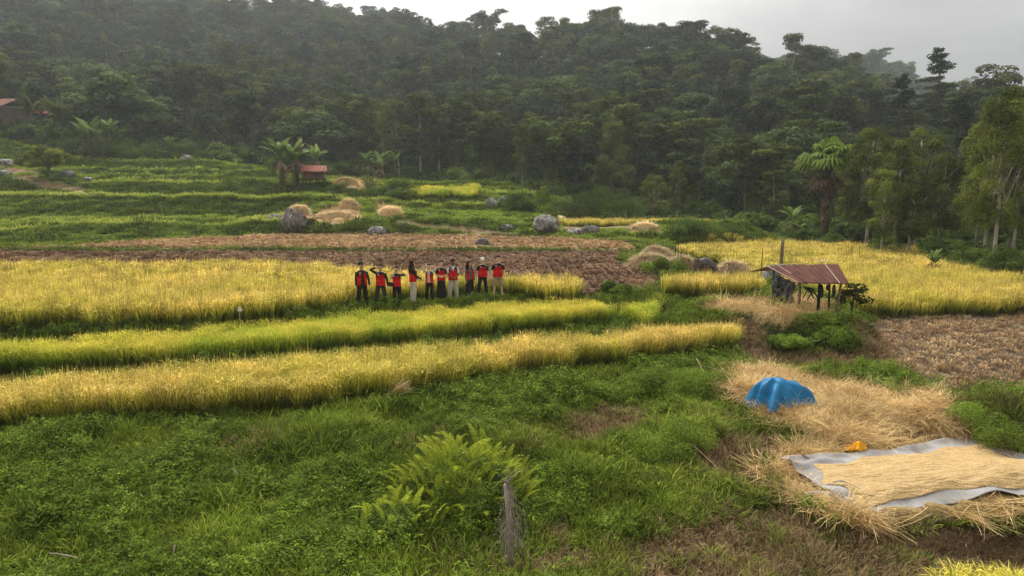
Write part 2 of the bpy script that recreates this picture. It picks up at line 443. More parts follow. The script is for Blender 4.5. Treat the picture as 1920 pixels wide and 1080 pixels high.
def tag(o, label=None, cat=None, group=None, kind=None):
    if label: o['label'] = label
    if cat: o['category'] = cat
    if group: o['group'] = group
    if kind: o['kind'] = kind
    return o
def link(name, me, parent=None, loc=None, rz=0, link_=True):
    o = bpy.data.objects.new(name, me)
    if link_: COL.objects.link(o)
    if parent: o.parent = parent
    if loc is not None: o.location = loc
    if rz: o.rotation_euler = (0, 0, rz)
    return o
def empty(name, loc, rz=0, label=None, cat=None, group=None):
    o = bpy.data.objects.new(name, None); COL.objects.link(o); o.location = loc; o.rotation_euler = (0, 0, rz)
    o.empty_display_size = .2
    return tag(o, label, cat, group)

class MB:
    """collects boxes, tubes and blobs, then makes them ONE mesh"""
    def __init__(s): s.v = []; s.f = []; s.mi = []; s.n = 0
    def add(s, V, Fs, mi=0):
        s.v.append(np.asarray(V, float)); s.f += [tuple(i + s.n for i in f) for f in Fs]; s.mi += [mi] * len(Fs); s.n += len(V)
        return s
    def box(s, c, d, rz=0, ry=0, rx=0, mi=0, jit=0, rng=None):
        x, y, z = (q / 2 for q in d)
        V = np.array([(a * x, b * y, e_ * z) for a in (-1, 1) for b in (-1, 1) for e_ in (-1, 1)])
        if jit: V = V + (rng.rand(8, 3) - .5) * jit
        M = np.array(Matrix.Rotation(rz, 3, 'Z') @ Matrix.Rotation(ry, 3, 'Y') @ Matrix.Rotation(rx, 3, 'X'))
        V = V @ M.T + np.array(c)
        return s.add(V, [(0, 1, 3, 2), (4, 6, 7, 5), (0, 4, 5, 1), (2, 3, 7, 6), (0, 2, 6, 4), (1, 5, 7, 3)], mi)
    def tube(s, P, r, k=8, mi=0, cap=True, sq=1.0):
        P = [Vector(p) for p in P]
        if not hasattr(r, '__len__'): r = [r] * len(P)
        V = []; Fs = []
        prev = None
        for i, p in enumerate(P):
            d = (P[min(i + 1, len(P) - 1)] - P[max(i - 1, 0)])
            d = d.normalized() if d.length > 1e-9 else Vector((0, 0, 1))
            if prev is None:
                a = d.orthogonal().normalized()
            else:
                a = prev - d * prev.dot(d)
                a = a.normalized() if a.length > 1e-6 else d.orthogonal().normalized()
            prev = a; b = d.cross(a)
            for j in range(k):
                t = 2 * PI * j / k
                V.append(tuple(p + (a * math.cos(t) + b * math.sin(t) * sq) * r[i]))
        for i in range(len(P) - 1):
            for j in range(k):
                Fs.append((i * k + j, i * k + (j + 1) % k, (i + 1) * k + (j + 1) % k, (i + 1) * k + j))
        if cap:
            Fs.append(tuple(reversed(range(k)))); Fs.append(tuple((len(P) - 1) * k + j for j in range(k)))
        return s.add(V, Fs, mi)
    def ell(s, c, r, k=12, rings=8, mi=0, rot=None):
        V = [(0, 0, -1)]
        for i in range(1, rings):
            ph = -PI / 2 + PI * i / rings
            for j in range(k):
                V.append((math.cos(ph) * math.cos(2 * PI * j / k), math.cos(ph) * math.sin(2 * PI * j / k), math.sin(ph)))
        V.append((0, 0, 1)); V = np.array(V) * np.array(r)
        if rot is not None: V = V @ np.array(rot).T
        V = V + np.array(c)
        Fs = [(0, 1 + (j + 1) % k, 1 + j) for j in range(k)]
        for i in range(rings - 2):
            a = 1 + i * k
            Fs += [(a + j, a + (j + 1) % k, a + k + (j + 1) % k, a + k + j) for j in range(k)]
        a = 1 + (rings - 2) * k; top = len(V) - 1
        Fs += [(a + j, a + (j + 1) % k, top) for j in range(k)]
        return s.add(V, Fs, mi)
    def loft(s, rings, k=16, mi=0):
        """rings (cx,cy,z,rx,ry)"""
        V = []; Fs = []
        for (cx, cy, z, rx, ry) in rings:
            for j in range(k):
                t = 2 * PI * j / k
                ct, st = math.cos(t), math.sin(t)
                V.append((cx + rx * math.copysign(abs(ct) ** .8, ct), cy + ry * math.copysign(abs(st) ** .8, st), z))
        for i in range(len(rings) - 1):
            for j in range(k): Fs.append((i * k + j, i * k + (j + 1) % k, (i + 1) * k + (j + 1) % k, (i + 1) * k + j))
        Fs.append(tuple(reversed(range(k)))); Fs.append(tuple((len(rings) - 1) * k + j for j in range(k)))
        return s.add(V, Fs, mi)
    def mesh(s, name, mats, smooth=False):
        me = bpy.data.meshes.new(name)
        me.from_pydata([tuple(v) for v in np.vstack(s.v)], [], s.f)
        for m in (mats if isinstance(mats, (list, tuple)) else [mats]): me.materials.append(m)
        me.polygons.foreach_set('material_index', s.mi)
        me.polygons.foreach_set('use_smooth', [smooth] * len(s.f))
        me.update(); return me
    def obj(s, name, mats, parent=None, loc=None, rz=0, smooth=False):
        return link(name, s.mesh(name, mats, smooth), parent, loc, rz)

# ------------------------------------------------------------------ plant generators (arrays of quads)
def ribbons(rng, n, base, az, th0, droop, Ln, W, seg=3, kind=0.0, wroot=.7, tipw=.06, twist=1.0, trange=(0, 1)):
    """n curved blades; returns V,Q,C"""
    s = np.linspace(0, 1, seg + 1)
    th = th0[:, None] + droop[:, None] * s[None] ** 1.3
    ds = Ln[:, None] / seg
    thm = (th[:, 1:] + th[:, :-1]) / 2
    r = np.concatenate([np.zeros((n, 1)), np.cumsum(np.sin(thm) * ds, 1)], 1)
    z = np.concatenate([np.zeros((n, 1)), np.cumsum(np.cos(thm) * ds, 1)], 1)
    ca, sa = np.cos(az)[:, None], np.sin(az)[:, None]
    P = np.stack([base[:, 0:1] + r * ca, base[:, 1:2] + r * sa, base[:, 2:3] + z], -1)
    wa = az + PI / 2 + (rng.rand(n) - .5) * twist
    prof = np.interp(s, [0, .35, .75, 1], [wroot, 1, .8, tipw])
    wv = np.stack([np.cos(wa), np.sin(wa), np.zeros(n)], -1)[:, None, :] * (W[:, None] * prof[None])[..., None] * .5
    A = P - wv; B = P + wv
    V = np.stack([A, B], 2).reshape(n, (seg + 1) * 2, 3)
    q = np.array([(2 * i, 2 * i + 1, 2 * i + 3, 2 * i + 2) for i in range(seg)])
    Q = (q[None] + (np.arange(n) * (seg + 1) * 2)[:, None, None]).reshape(-1, 4)
    C = np.zeros((n, seg + 1, 2, 3)); C[..., 0] = (trange[0] + (trange[1] - trange[0]) * s)[None, :, None]
    C[..., 1] = rng.rand(n)[:, None, None]; C[..., 2] = kind
    return V.reshape(-1, 3), Q, C.reshape(-1, 3)
def cat(parts):
    V = []; Q = []; C = []; o = 0
    for v, q, c in parts:
        V.append(v); Q.append(q + o); C.append(c); o += len(v)
    return np.vstack(V), np.vstack(Q), np.vstack(C)
def tuft(seed, n, Rr, Ln, W, lean, droop, seg=3, lv=.3, **kw):
    rng = np.random.RandomState(seed)
    a = rng.rand(n) * 2 * PI; rr = Rr * np.sqrt(rng.rand(n))
    base = np.stack([rr * np.cos(a), rr * np.sin(a), -.02 + 0 * a], -1)
    az = a + (rng.rand(n) - .5) * 2.0
    return ribbons(rng, n, base, az, np.abs(lean[0] + rng.randn(n) * lean[1]), droop[0] + rng.randn(n) * droop[1], Ln * (1 - lv + lv * 2 * rng.rand(n)), W * (.7 + .6 * rng.rand(n)), seg, **kw)
def leaves(rng, cen, rad, n, size, up=.3, shell=(.55, 1.05), flatn=.8, asp=.45, tval=None, bottom=.45):
    """n leaf quads spread over ellipsoid lobes. cen (k,3) rad (k,3)"""
    k = len(cen)
    wgt = (rad[:, 0] * rad[:, 1]); wgt = wgt / wgt.sum()
    i = rng.choice(k, n, p=wgt)
    d = rng.randn(n, 3); d /= np.linalg.norm(d, axis=1)[:, None]
    fl = (d[:, 2] < -.2) & (rng.rand(n) > bottom); d[fl, 2] *= -1
    rr = shell[0] + (shell[1] - shell[0]) * rng.rand(n) ** .6
    P = cen[i] + d * rad[i] * rr[:, None]
    nn = d / rad[i]; nn /= np.linalg.norm(nn, axis=1)[:, None]
    nn = nn * flatn * 1.3 + rng.randn(n, 3) * .42; nn[:, 2] += up
    nn /= np.linalg.norm(nn, axis=1)[:, None]
    t = np.cross(nn, rng.randn(n, 3)); t /= np.linalg.norm(t, axis=1)[:, None] + 1e-9
    b = np.cross(nn, t)
    s = size * (.6 + .8 * rng.rand(n))[:, None]
    V = np.stack([P - t * s, P + b * s * asp, P + t * s, P - b * s * asp], 1).reshape(-1, 3)
    Q = np.arange(n * 4).reshape(n, 4)
    C = np.zeros((n, 4, 3)); tv = rng.rand(k)[i] if tval is None else tval[i]
    C[..., 0] = np.clip(tv + (rng.rand(n) - .5) * .3, 0, 1)[:, None]; C[..., 1] = rng.rand(n)[:, None]
    return V, Q, C.reshape(-1, 3)

# instanced ground cover: one object per field or patch, kind stuff
_sid = [0]
def scatter(name, X, Y, Z, rot, scl, idx, protos, label, cat_, kind='stuff'):
    n = len(X)
    me = bpy.data.meshes.new(name)
    me.vertices.add(n); me.vertices.foreach_set('co', np.stack([X, Y, Z], -1).astype(np.float32).ravel())
    a = me.attributes.new('rot', 'FLOAT_VECTOR', 'POINT'); a.data.foreach_set('vector', np.asarray(rot, np.float32).ravel())
    a = me.attributes.new('scl', 'FLOAT_VECTOR', 'POINT'); a.data.foreach_set('vector', np.asarray(scl, np.float32).ravel())
    a = me.attributes.new('pick', 'INT', 'POINT'); a.data.foreach_set('value', np.asarray(idx, np.int32))
    o = link(name, me); tag(o, label, cat_, kind=kind)
    _sid[0] += 1
    c = bpy.data.collections.new('kit%d' % _sid[0])
    for i, p in enumerate(protos):
        po = bpy.data.objects.new('%02d_%s' % (i, p.name), p); c.objects.link(po)
    g = bpy.data.node_groups.new('spread', 'GeometryNodeTree')
    g.interface.new_socket('Geometry', in_out='INPUT', socket_type='NodeSocketGeometry')
    g.interface.new_socket('Geometry', in_out='OUTPUT', socket_type='NodeSocketGeometry')
    gi = N(g, 'NodeGroupInput'); go = N(g, 'NodeGroupOutput'); ip = N(g, 'GeometryNodeInstanceOnPoints'); ci = N(g, 'GeometryNodeCollectionInfo')
    ci.inputs[0].default_value = c; ci.inputs[1].default_value = True; ci.inputs[2].default_value = True
    def att(nm, ty):
        q = N(g, 'GeometryNodeInputNamedAttribute', data_type=ty); q.inputs[0].default_value = nm; return q.outputs[0]
    K = g.links.new
    K(gi.outputs[0], ip.inputs['Points']); K(ci.outputs[0], ip.inputs['Instance']); ip.inputs['Pick Instance'].default_value = True
    K(att('pick', 'INT'), ip.inputs['Instance Index']); K(att('rot', 'FLOAT_VECTOR'), ip.inputs['Rotation']); K(att('scl', 'FLOAT_VECTOR'), ip.inputs['Scale'])
    K(ip.outputs[0], go.inputs[0])
    md = o.modifiers.new('spread', 'NODES'); md.node_group = g
    return o
def pts_in(poly, dens, rng, extra=None, jit=.9):
    """jittered points in a world polygon, dens per m2"""
    P = np.array(poly); x0, y0 = P.min(0); x1, y1 = P.max(0)
    st = 1 / math.sqrt(dens)
    a, b = np.meshgrid(np.arange(x0, x1, st), np.arange(y0, y1, st))
    a = a.ravel() + (rng.rand(a.size) - .5) * st * jit; b = b.ravel() + (rng.rand(b.size) - .5) * st * jit
    m = inpoly(a, b, poly)
    vis = (np.abs(a) < .80 * b + 9)
    m &= vis
    if extra is not None: m &= extra(a, b)
    return a[m], b[m]
def rotn(rng, n, tilt=.08):
    return np.stack([(rng.rand(n) - .5) * 2 * tilt, (rng.rand(n) - .5) * 2 * tilt, rng.rand(n) * 2 * PI], -1)
def place(px, py, Y=None, z=None):
    """ground point seen at that pixel, read at distance Y or on level z, set on the land"""
    if Y is not None: x, _ = at_y(px, py, Y); y = Y
    else: x, y = at_z(px, py, z)
    x, y = float(x), float(y)
    return Vector((x, y, float(gz(x, y))))
def hit(px, py, y0=8., y1=400.):
    """first place where the line of sight through a pixel meets the land"""
    ys = np.exp(np.linspace(math.log(y0), math.log(y1), 4000))
    x, z = at_y(px, py, ys)
    b = np.nonzero(z <= gz(x, ys))[0]
    i = b[0] if len(b) else -1
    return Vector((float(x[i]), float(ys[i]), float(gz(x[i], ys[i]))))
# ------------------------------------------------------------------ ground sheet
def img(poly):            # a patch outlined where it is seen; tested on points of the land
    return lambda X, Y: inpoly(*np.nan_to_num(proj(X, Y, gz(X, Y)), nan=-9999), poly)
STRAW = [(1368, 708), (1392, 695), (1450, 700), (1560, 715), (1640, 735), (1700, 745), (1735, 728), (1790, 775), (1850, 830), (1930, 870), (2300, 1000),
         (2300, 1030), (1920, 975), (1740, 975), (1690, 990), (1665, 1003), (1560, 985), (1490, 945), (1455, 915), (1440, 880), (1500, 850), (1560, 840), (1500, 812), (1420, 780), (1385, 750)]
STRAW2 = [(1320, 568), (1390, 563), (1420, 566), (1500, 556), (1560, 575), (1560, 592), (1500, 590), (1470, 612), (1440, 600), (1410, 590), (1380, 588), (1330, 580)]
DRY = [[(1180, 1080), (1150, 1050), (1230, 1010), (1300, 985), (1400, 960), (1470, 950), (1560, 990), (1690, 1005), (1760, 985), (1920, 1000), (2300, 1050), (2300, 1300), (1180, 1300)],
       [(1070, 790), (1120, 765), (1200, 765), (1215, 800), (1130, 830), (1060, 825)],
       [(1370, 600), (1420, 592), (1438, 640), (1450, 668), (1640, 660), (1660, 690), (1560, 692), (1440, 688), (1390, 665), (1370, 640)],
       [(1300, 830), (1420, 815), (1500, 850), (1440, 880), (1440, 930), (1330, 900), (1290, 860)],
       [(960, 1080), (1020, 1040), (1100, 1035), (1130, 1080)], [(1010, 1000), (1060, 980), (1080, 1010), (1030, 1030)],
       [(1590, 600), (1640, 620), (1690, 680), (1690, 700), (1620, 660), (1600, 630)]]
TAN = [[(585, 402), (640, 384), (670, 382), (680, 408), (640, 422), (590, 416)], [(705, 384), (735, 386), (760, 405), (725, 410), (705, 400)],
       [(530, 396), (560, 392), (590, 405), (560, 425), (530, 408)],
       [(625, 337), (700, 338), (715, 350), (680, 362), (630, 350)], [(40, 325), (100, 340), (170, 355), (150, 362), (60, 350), (20, 330)], [(0, 310), (50, 300), (80, 330), (20, 335)],
       [(740, 412), (850, 424), (980, 438), (980, 443), (900, 440), (740, 418)],
       [(1180, 428), (1240, 428), (1235, 437), (1185, 436)], [(1035, 385), (1060, 388), (1075, 404), (1050, 400)], [(1050, 421), (1190, 419), (1195, 429), (1050, 431)]]
fSTRAW, fSTRAW2 = img(STRAW), img(STRAW2)
fDRY = [img(p) for p in DRY]; fTAN = [img(p) for p in TAN]
def anyof(fs): return lambda X, Y: np.any([f(X, Y) for f in fs], 0)
dryF, tanF = anyof(fDRY), anyof(fTAN)

rows = list(np.arange(-40, 4, 1.0)); y = 4.0
while y < 760:
    rows.append(y); y += max(.11, y * .0105)
rows = np.array(rows)
us = np.linspace(-1.35, 1.35, 560)
wid = np.sqrt(np.maximum(rows, 0) ** 2 + 22 ** 2)
X = us[None] * wid[:, None]; Y = np.repeat(rows[:, None], len(us), 1)
Z = gz(X, Y) + np.where(Y < 50, (fbm(X, Y, .35, 6, 2) - .5) * .06, 0)
# the trodden straw is heaped a little
TARPQ = [tuple(float(q) for q in at_z(x, y, .16)) for x, y in ((1463, 884), (1806, 827), (2090, 915), (1585, 957))]
def tarp_in(a, b): return inpoly(a, b, TARPQ)
def tarp_wide(a, b): return tarp_in(a, b) | tarp_in(a, b - .30) | tarp_in(a + .30, b) | tarp_in(a, b + .15)
st = fSTRAW(X, Y)
stb = st & ~tarp_in(X, Y)
Z = Z + stb * ((fbm(X, Y, 1.2, 2) - .2) * .30)
nr, nc = X.shape
idx = np.arange(nr * nc).reshape(nr, nc)
Q = np.stack([idx[:-1, :-1], idx[:-1, 1:], idx[1:, 1:], idx[1:, :-1]], -1).reshape(-1, 4)
Cg = np.zeros((nr, nc, 3)); Cg[:] = (.038, .042, .014)
Cg[Y > 58] = (.10, .15, .035)
hillm = Y > base_depth(X, Y) - 1
Cg[hillm] = (.03, .045, .016)
def paint(m, c): Cg[m] = c
paint(inpoly(X, Y, STUB1), (.11, .065, .05)); paint(inpoly(X, Y, STUB2), (.27, .19, .11))
paint(inpoly(X, Y, STUBR), (.085, .062, .04))
for p in (RICE1, RICE2, RICE3, RICE4, RICER, RICE6, RICE5): paint(inpoly(X, Y, p), (.11, .09, .03))
paint(dryF(X, Y), (.15, .10, .058)); paint(anyof(fTAN[:4])(X, Y), (.46, .32, .17)); paint(anyof(fTAN[4:])(X, Y), (.22, .15, .08))
paint(st | fSTRAW2(X, Y), (.30, .21, .09))
ground_me = mesh_np('ground', np.stack([X, Y, Z], -1).reshape(-1, 3), Q, None, Cg.reshape(-1, 3), True)
m = mat('soil and turf'); t = m.node_tree; K = t.links.new
o = N(t, 'ShaderNodeOutputMaterial'); b = N(t, 'ShaderNodeBsdfPrincipled'); K(b.outputs[0], o.inputs[0])
at = N(t, 'ShaderNodeAttribute', attribute_name='c'); ge = N(t, 'ShaderNodeNewGeometry')
n1 = N(t, 'ShaderNodeTexNoise'); n1.inputs['Scale'].default_value = 1.3; n1.inputs['Detail'].default_value = 8; K(ge.outputs['Position'], n1.inputs['Vector'])
n2 = N(t, 'ShaderNodeTexNoise'); n2.inputs['Scale'].default_value = 14; n2.inputs['Detail'].default_value = 6; K(ge.outputs['Position'], n2.inputs['Vector'])
ml = N(t, 'ShaderNodeMath', operation='MULTIPLY'); K(n1.outputs[0], ml.inputs[0]); K(n2.outputs[0], ml.inputs[1])
mrr = N(t, 'ShaderNodeMapRange'); mrr.inputs['From Min'].default_value = .12; mrr.inputs['From Max'].default_value = .4; mrr.inputs['To Min'].default_value = .45; mrr.inputs['To Max'].default_value = 1.5
K(ml.outputs[0], mrr.inputs['Value'])
s = N(t, 'ShaderNodeVectorMath', operation='SCALE'); K(at.outputs['Color'], s.inputs[0]); K(mrr.outputs[0], s.inputs['Scale']); K(s.outputs[0], b.inputs['Base Color'])
b.inputs['Roughness'].default_value = .9; b.inputs['Specular IOR Level'].default_value = .15
bp = N(t, 'ShaderNodeBump'); bp.inputs['Strength'].default_value = .7; bp.inputs['Distance'].default_value = .06; K(n2.outputs[0], bp.inputs['Height']); K(bp.outputs[0], b.inputs['Normal'])
ground_me.materials.append(m)
tag(link('ground', ground_me), 'terraced valley floor and forested hill slope', kind='structure')

# thin sheets of standing water in the cut fields
wm = mat('shallow muddy water'); t = wm.node_tree
o = N(t, 'ShaderNodeOutputMaterial'); b = N(t, 'ShaderNodeBsdfPrincipled'); t.links.new(b.outputs[0], o.inputs[0])
b.inputs['Base Color'].default_value = (.16, .13, .10, 1); b.inputs['Roughness'].default_value = .08
def water(poly, z, thr, seed, name):
    P = np.array(poly); st = .16
    a, c = np.meshgrid(np.arange(P[:, 0].min(), P[:, 0].max(), st), np.arange(P[:, 1].min(), P[:, 1].max(), st))
    k = inpoly(a, c, poly) & (np.abs(a) < .8 * c + 3) & (fbm(a * 1.0, c * .8, 1.6, seed) > thr)
    a, c = a[k], c[k]; h = st / 2 + .001
    V = np.stack([np.stack([a - h, c - h, a * 0 + z], -1), np.stack([a + h, c - h, a * 0 + z], -1), np.stack([a + h, c + h, a * 0 + z], -1), np.stack([a - h, c + h, a * 0 + z], -1)], 1).reshape(-1, 3)
    tag(link(name, mesh_np(name, V, np.arange(len(V)).reshape(-1, 4), wm)), 'shallow water between the cut rice stubble', kind='structure')
water(STUBR, .625, .665, 3, 'water')

# ------------------------------------------------------------------ crops and weeds
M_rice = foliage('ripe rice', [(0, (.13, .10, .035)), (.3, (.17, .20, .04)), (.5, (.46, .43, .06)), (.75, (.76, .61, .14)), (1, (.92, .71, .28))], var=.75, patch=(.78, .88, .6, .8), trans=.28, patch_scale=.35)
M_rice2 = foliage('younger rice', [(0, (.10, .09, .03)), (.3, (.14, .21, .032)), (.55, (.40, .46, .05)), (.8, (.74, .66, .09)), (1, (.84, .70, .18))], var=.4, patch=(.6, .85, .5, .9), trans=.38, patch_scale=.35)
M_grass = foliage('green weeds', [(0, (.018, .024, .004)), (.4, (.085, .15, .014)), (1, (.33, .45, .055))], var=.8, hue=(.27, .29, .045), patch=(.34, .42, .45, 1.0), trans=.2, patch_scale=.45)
M_grassf = foliage('terrace grass', [(0, (.08, .11, .016)), (.4, (.24, .34, .035)), (1, (.50, .62, .08))], var=.45, hue=(.25, .28, .05), patch=(.5, .6, .6, .8), trans=.25, patch_scale=.11)
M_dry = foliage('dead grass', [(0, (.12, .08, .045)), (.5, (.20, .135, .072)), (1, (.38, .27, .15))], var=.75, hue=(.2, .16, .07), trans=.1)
M_stub = foliage('cut rice stubble', [(0, (.12, .08, .045)), (.4, (.34, .24, .13)), (1, (.80, .61, .36))], var=.6, hue=(.38, .23, .13), patch=(.62, .52, .46, .8), trans=.1, patch_scale=.3)
M_straw = foliage('rice straw', [(0, (.42, .29, .13)), (.5, (.68, .49, .22)), (1, (.90, .70, .38))], var=.7, patch=(.62, .52, .42, .8), trans=.15, patch_scale=1.2)
M_wleaf = foliage('broad weed leaves', [(0, (.055, .095, .012)), (1, (.22, .34, .04))], var=.55, hue=(.19, .22, .04), trans=.25, patch=(.6, .7, .6, .7), patch_scale=.5)

def rice_proto(seed, m, n1=20, n2=18, L_=.78, wide=1.0):
    a = tuft(seed, n1, .10, L_ * .96, .012 * wide, (.10, .10), (.30, .2), 4, lv=.2, trange=(0, .62))
    b = tuft(seed + 50, n2, .07, L_ * 1.02, .010 * wide, (.10, .08), (.9, .35), 5, lv=.12, trange=(0, 1.0), tipw=.5)
    rng = np.random.RandomState(seed + 9)
    # drooping grain heads: short broad ribbons starting high on the stems
    k = n2
    aa = rng.rand(k) * 2 * PI; r = .08 + .07 * rng.rand(k)
    base = np.stack([r * np.cos(aa), r * np.sin(aa), L_ * (.78 + .2 * rng.rand(k))], -1)
    c = ribbons(rng, k, base, aa, .4 + .4 * rng.rand(k), 1.4 + .5 * rng.rand(k), .17 + .05 * rng.rand(k), (.0115 * wide) * np.ones(k), 3, wroot=.5, trange=(.8, 1), tipw=.3)
    # upright flag leaves catch the light above the heads
    d = tuft(seed + 90, 10, .09, L_ * 1.18, .011 * wide, (.06, .08), (.14, .12), 3, lv=.16, trange=(.1, .9), tipw=.05)
    return mesh_np('rice_tuft', *cat([a, b, c, d])[:2], m, cat([a, b, c, d])[2])
riceA = [rice_proto(s, M_rice) for s in (1, 2, 3, 4)]
riceB = [rice_proto(s, M_rice2, L_=.76) for s in (11, 12, 13, 14)]
riceM = [rice_proto(s, M_rice, 14, 10, wide=1.8) for s in (21, 22, 23)]
riceF = [rice_proto(s, M_rice, 12, 9, wide=3.4) for s in (31, 32, 33)]
def field(name, poly, dens, protos, seed, label, hs=1.0, noisef=None, z0=None, sx=1.0, lean=.07):
    rng = np.random.RandomState(seed)
    x, y = pts_in(poly, dens, rng, noisef)
    z = gz(x, y) - .02
    n = len(x)
    sc = np.stack([sx * (.85 + .3 * rng.rand(n))] * 2 + [hs * (.86 + .28 * rng.rand(n)) * (.82 + .24 * vn(x, y, 1.1, 2) + .12 * vn(x, y, .4, 4))], -1)
    return scatter(name, x, y, z, rotn(rng, n, lean), sc, rng.randint(0, len(protos), n), protos, label, 'rice crop')
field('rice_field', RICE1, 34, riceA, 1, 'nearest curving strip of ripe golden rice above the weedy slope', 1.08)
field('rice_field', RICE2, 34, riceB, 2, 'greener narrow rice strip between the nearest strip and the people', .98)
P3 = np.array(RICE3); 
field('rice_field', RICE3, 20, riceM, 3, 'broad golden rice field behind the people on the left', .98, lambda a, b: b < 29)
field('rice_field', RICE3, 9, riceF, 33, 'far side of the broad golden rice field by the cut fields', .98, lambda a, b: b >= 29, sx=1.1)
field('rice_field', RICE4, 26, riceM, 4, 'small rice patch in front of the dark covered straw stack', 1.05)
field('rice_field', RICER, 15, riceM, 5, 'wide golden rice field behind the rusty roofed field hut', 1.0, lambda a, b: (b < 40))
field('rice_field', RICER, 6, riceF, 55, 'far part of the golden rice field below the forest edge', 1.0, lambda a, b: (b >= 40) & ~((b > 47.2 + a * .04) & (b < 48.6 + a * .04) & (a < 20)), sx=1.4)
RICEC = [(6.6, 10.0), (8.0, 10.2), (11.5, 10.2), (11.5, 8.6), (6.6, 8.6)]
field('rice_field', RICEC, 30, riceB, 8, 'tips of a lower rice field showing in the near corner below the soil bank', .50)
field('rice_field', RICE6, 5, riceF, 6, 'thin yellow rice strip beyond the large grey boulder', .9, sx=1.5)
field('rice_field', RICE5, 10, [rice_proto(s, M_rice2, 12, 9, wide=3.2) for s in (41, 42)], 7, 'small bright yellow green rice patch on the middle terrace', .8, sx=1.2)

def grass_proto(seed, m, n, Rr, L_, W, seg=3):
    v, q, c = tuft(seed, n, Rr, L_, W, (.35, .3), (.9, .4), seg, lv=.45)
    return mesh_np('grass_tuft', v, q, m, c)
gA = [grass_proto(s, M_grass, 46, .13, .24, .011) for s in range(60, 65)]
gAw = [grass_proto(s, M_grass, 18, .08, .32, .018, 4) for s in range(66, 69)]      # broad bladed grass
gM = [grass_proto(s, M_grass, 34, .16, .22, .016) for s in range(70, 74)]
gF = [grass_proto(s, M_grassf, 26, .30, .42, .06) for s in range(75, 79)]
gD = [grass_proto(s, M_dry, 36, .15, .20, .010) for s in range(80, 84)]
def weed_proto(seed):
    rng = np.random.RandomState(seed)
    k = 7; cen = np.stack([(rng.rand(k) - .5) * .3, (rng.rand(k) - .5) * .3, .08 + .14 * rng.rand(k)], -1); rad = np.ones((k, 3)) * .1
    a = leaves(rng, cen, rad, 150, .020, up=1.0, shell=(.2, 1.1), flatn=.3, asp=.5)
    b = tuft(seed, 14, .14, .28, .008, (.3, .2), (.4, .3), 2)
    v, q, c = cat([a, b]); return mesh_np('weed_tuft', v, q, M_wleaf, c)
wd = [weed_proto(s) for s in (90, 91, 92, 93)]

NEARP = [(-12.5, 7.5), (14, 7.5), (32, 31), (-30, 31)]
inrice = lambda a, b: np.any([inpoly(a, b, p) for p in (RICE1, RICE2, RICE3, RICE4, RICER, STUB1, STUBR)], 0)
sl_dry = lambda a, b: dryF(a, b)
def greens(a, b): return ~inrice(a, b) & ~fSTRAW(a, b) & ~fSTRAW2(a, b)
rng = np.random.RandomState(5)
def cover(name, poly, dens, protos, seed, label, cond, smin=.7, smax=1.3, hn=.9, tilt=.25, catn='grass'):
    rng = np.random.RandomState(seed)
    x, y = pts_in(poly, dens, rng, cond)
    n = len(x); hf = .5 + hn * fbm(x, y, 1.1, 3)
    s = smin + (smax - smin) * rng.rand(n)
    return scatter(name, x, y, gz(x, y) - .015, rotn(rng, n, tilt), np.stack([s, s, s * hf], -1), rng.randint(0, len(protos), n), protos, label, catn)
NEAR1 = [(-15, 6.5), (17, 6.5), (24, 17), (-22, 17)]
MID1 = [(-22, 17), (24, 17), (36, 33), (-34, 33)]
broad = lambda a, b: (fbm(a, b, 1.5, 5) > .52)
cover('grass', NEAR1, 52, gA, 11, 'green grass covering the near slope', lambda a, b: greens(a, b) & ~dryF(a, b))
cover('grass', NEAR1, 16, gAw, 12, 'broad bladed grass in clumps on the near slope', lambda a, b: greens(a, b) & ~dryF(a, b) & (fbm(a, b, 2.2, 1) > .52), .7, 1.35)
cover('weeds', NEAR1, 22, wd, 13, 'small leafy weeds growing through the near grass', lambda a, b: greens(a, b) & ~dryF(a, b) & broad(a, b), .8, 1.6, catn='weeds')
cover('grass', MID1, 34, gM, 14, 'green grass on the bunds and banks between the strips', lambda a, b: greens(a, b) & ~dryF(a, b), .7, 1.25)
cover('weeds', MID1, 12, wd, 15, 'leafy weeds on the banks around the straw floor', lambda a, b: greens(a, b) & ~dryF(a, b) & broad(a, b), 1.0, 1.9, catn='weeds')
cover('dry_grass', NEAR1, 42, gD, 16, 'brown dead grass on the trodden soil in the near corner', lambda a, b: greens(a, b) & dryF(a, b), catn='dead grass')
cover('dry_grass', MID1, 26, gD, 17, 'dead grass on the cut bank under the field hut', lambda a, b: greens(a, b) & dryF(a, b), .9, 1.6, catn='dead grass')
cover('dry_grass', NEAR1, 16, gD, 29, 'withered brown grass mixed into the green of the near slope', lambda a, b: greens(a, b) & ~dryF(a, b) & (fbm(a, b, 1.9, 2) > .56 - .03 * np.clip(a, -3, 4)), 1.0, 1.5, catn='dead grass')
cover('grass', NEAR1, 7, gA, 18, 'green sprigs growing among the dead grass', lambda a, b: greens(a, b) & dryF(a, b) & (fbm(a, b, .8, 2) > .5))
FARP = [(-70, 31), (70, 31), (108, 118), (-108, 118)]
notf = lambda a, b: ~np.any([inpoly(a, b, p) for p in (RICE3, RICE4, RICER, STUB1, STUB2, RICE5, RICE6)], 0) & (b < base_depth(a, b) + 6)
cover('grass', FARP, 7, gM, 19, 'grass on the bunds around the cut fields', lambda a, b: notf(a, b) & (b < 56), 1.1, 1.9, .7)
def slope(a, b): return np.hypot(gz(a + .4, b) - gz(a - .4, b), gz(a, b + .4) - gz(a, b - .4)) / .8
tan4 = anyof(fTAN[:4] + fTAN[6:])
M_bank_shade = foliage('bank weeds with shade tone', [(0, (.05, .075, .013)), (.5, (.14, .21, .026)), (1, (.27, .37, .045))], var=.6, hue=(.10, .10, .03), patch=(.7, .7, .7, .7), trans=.2, patch_scale=.25)  # long dark grass of the steep faces, its colour also carrying their shade
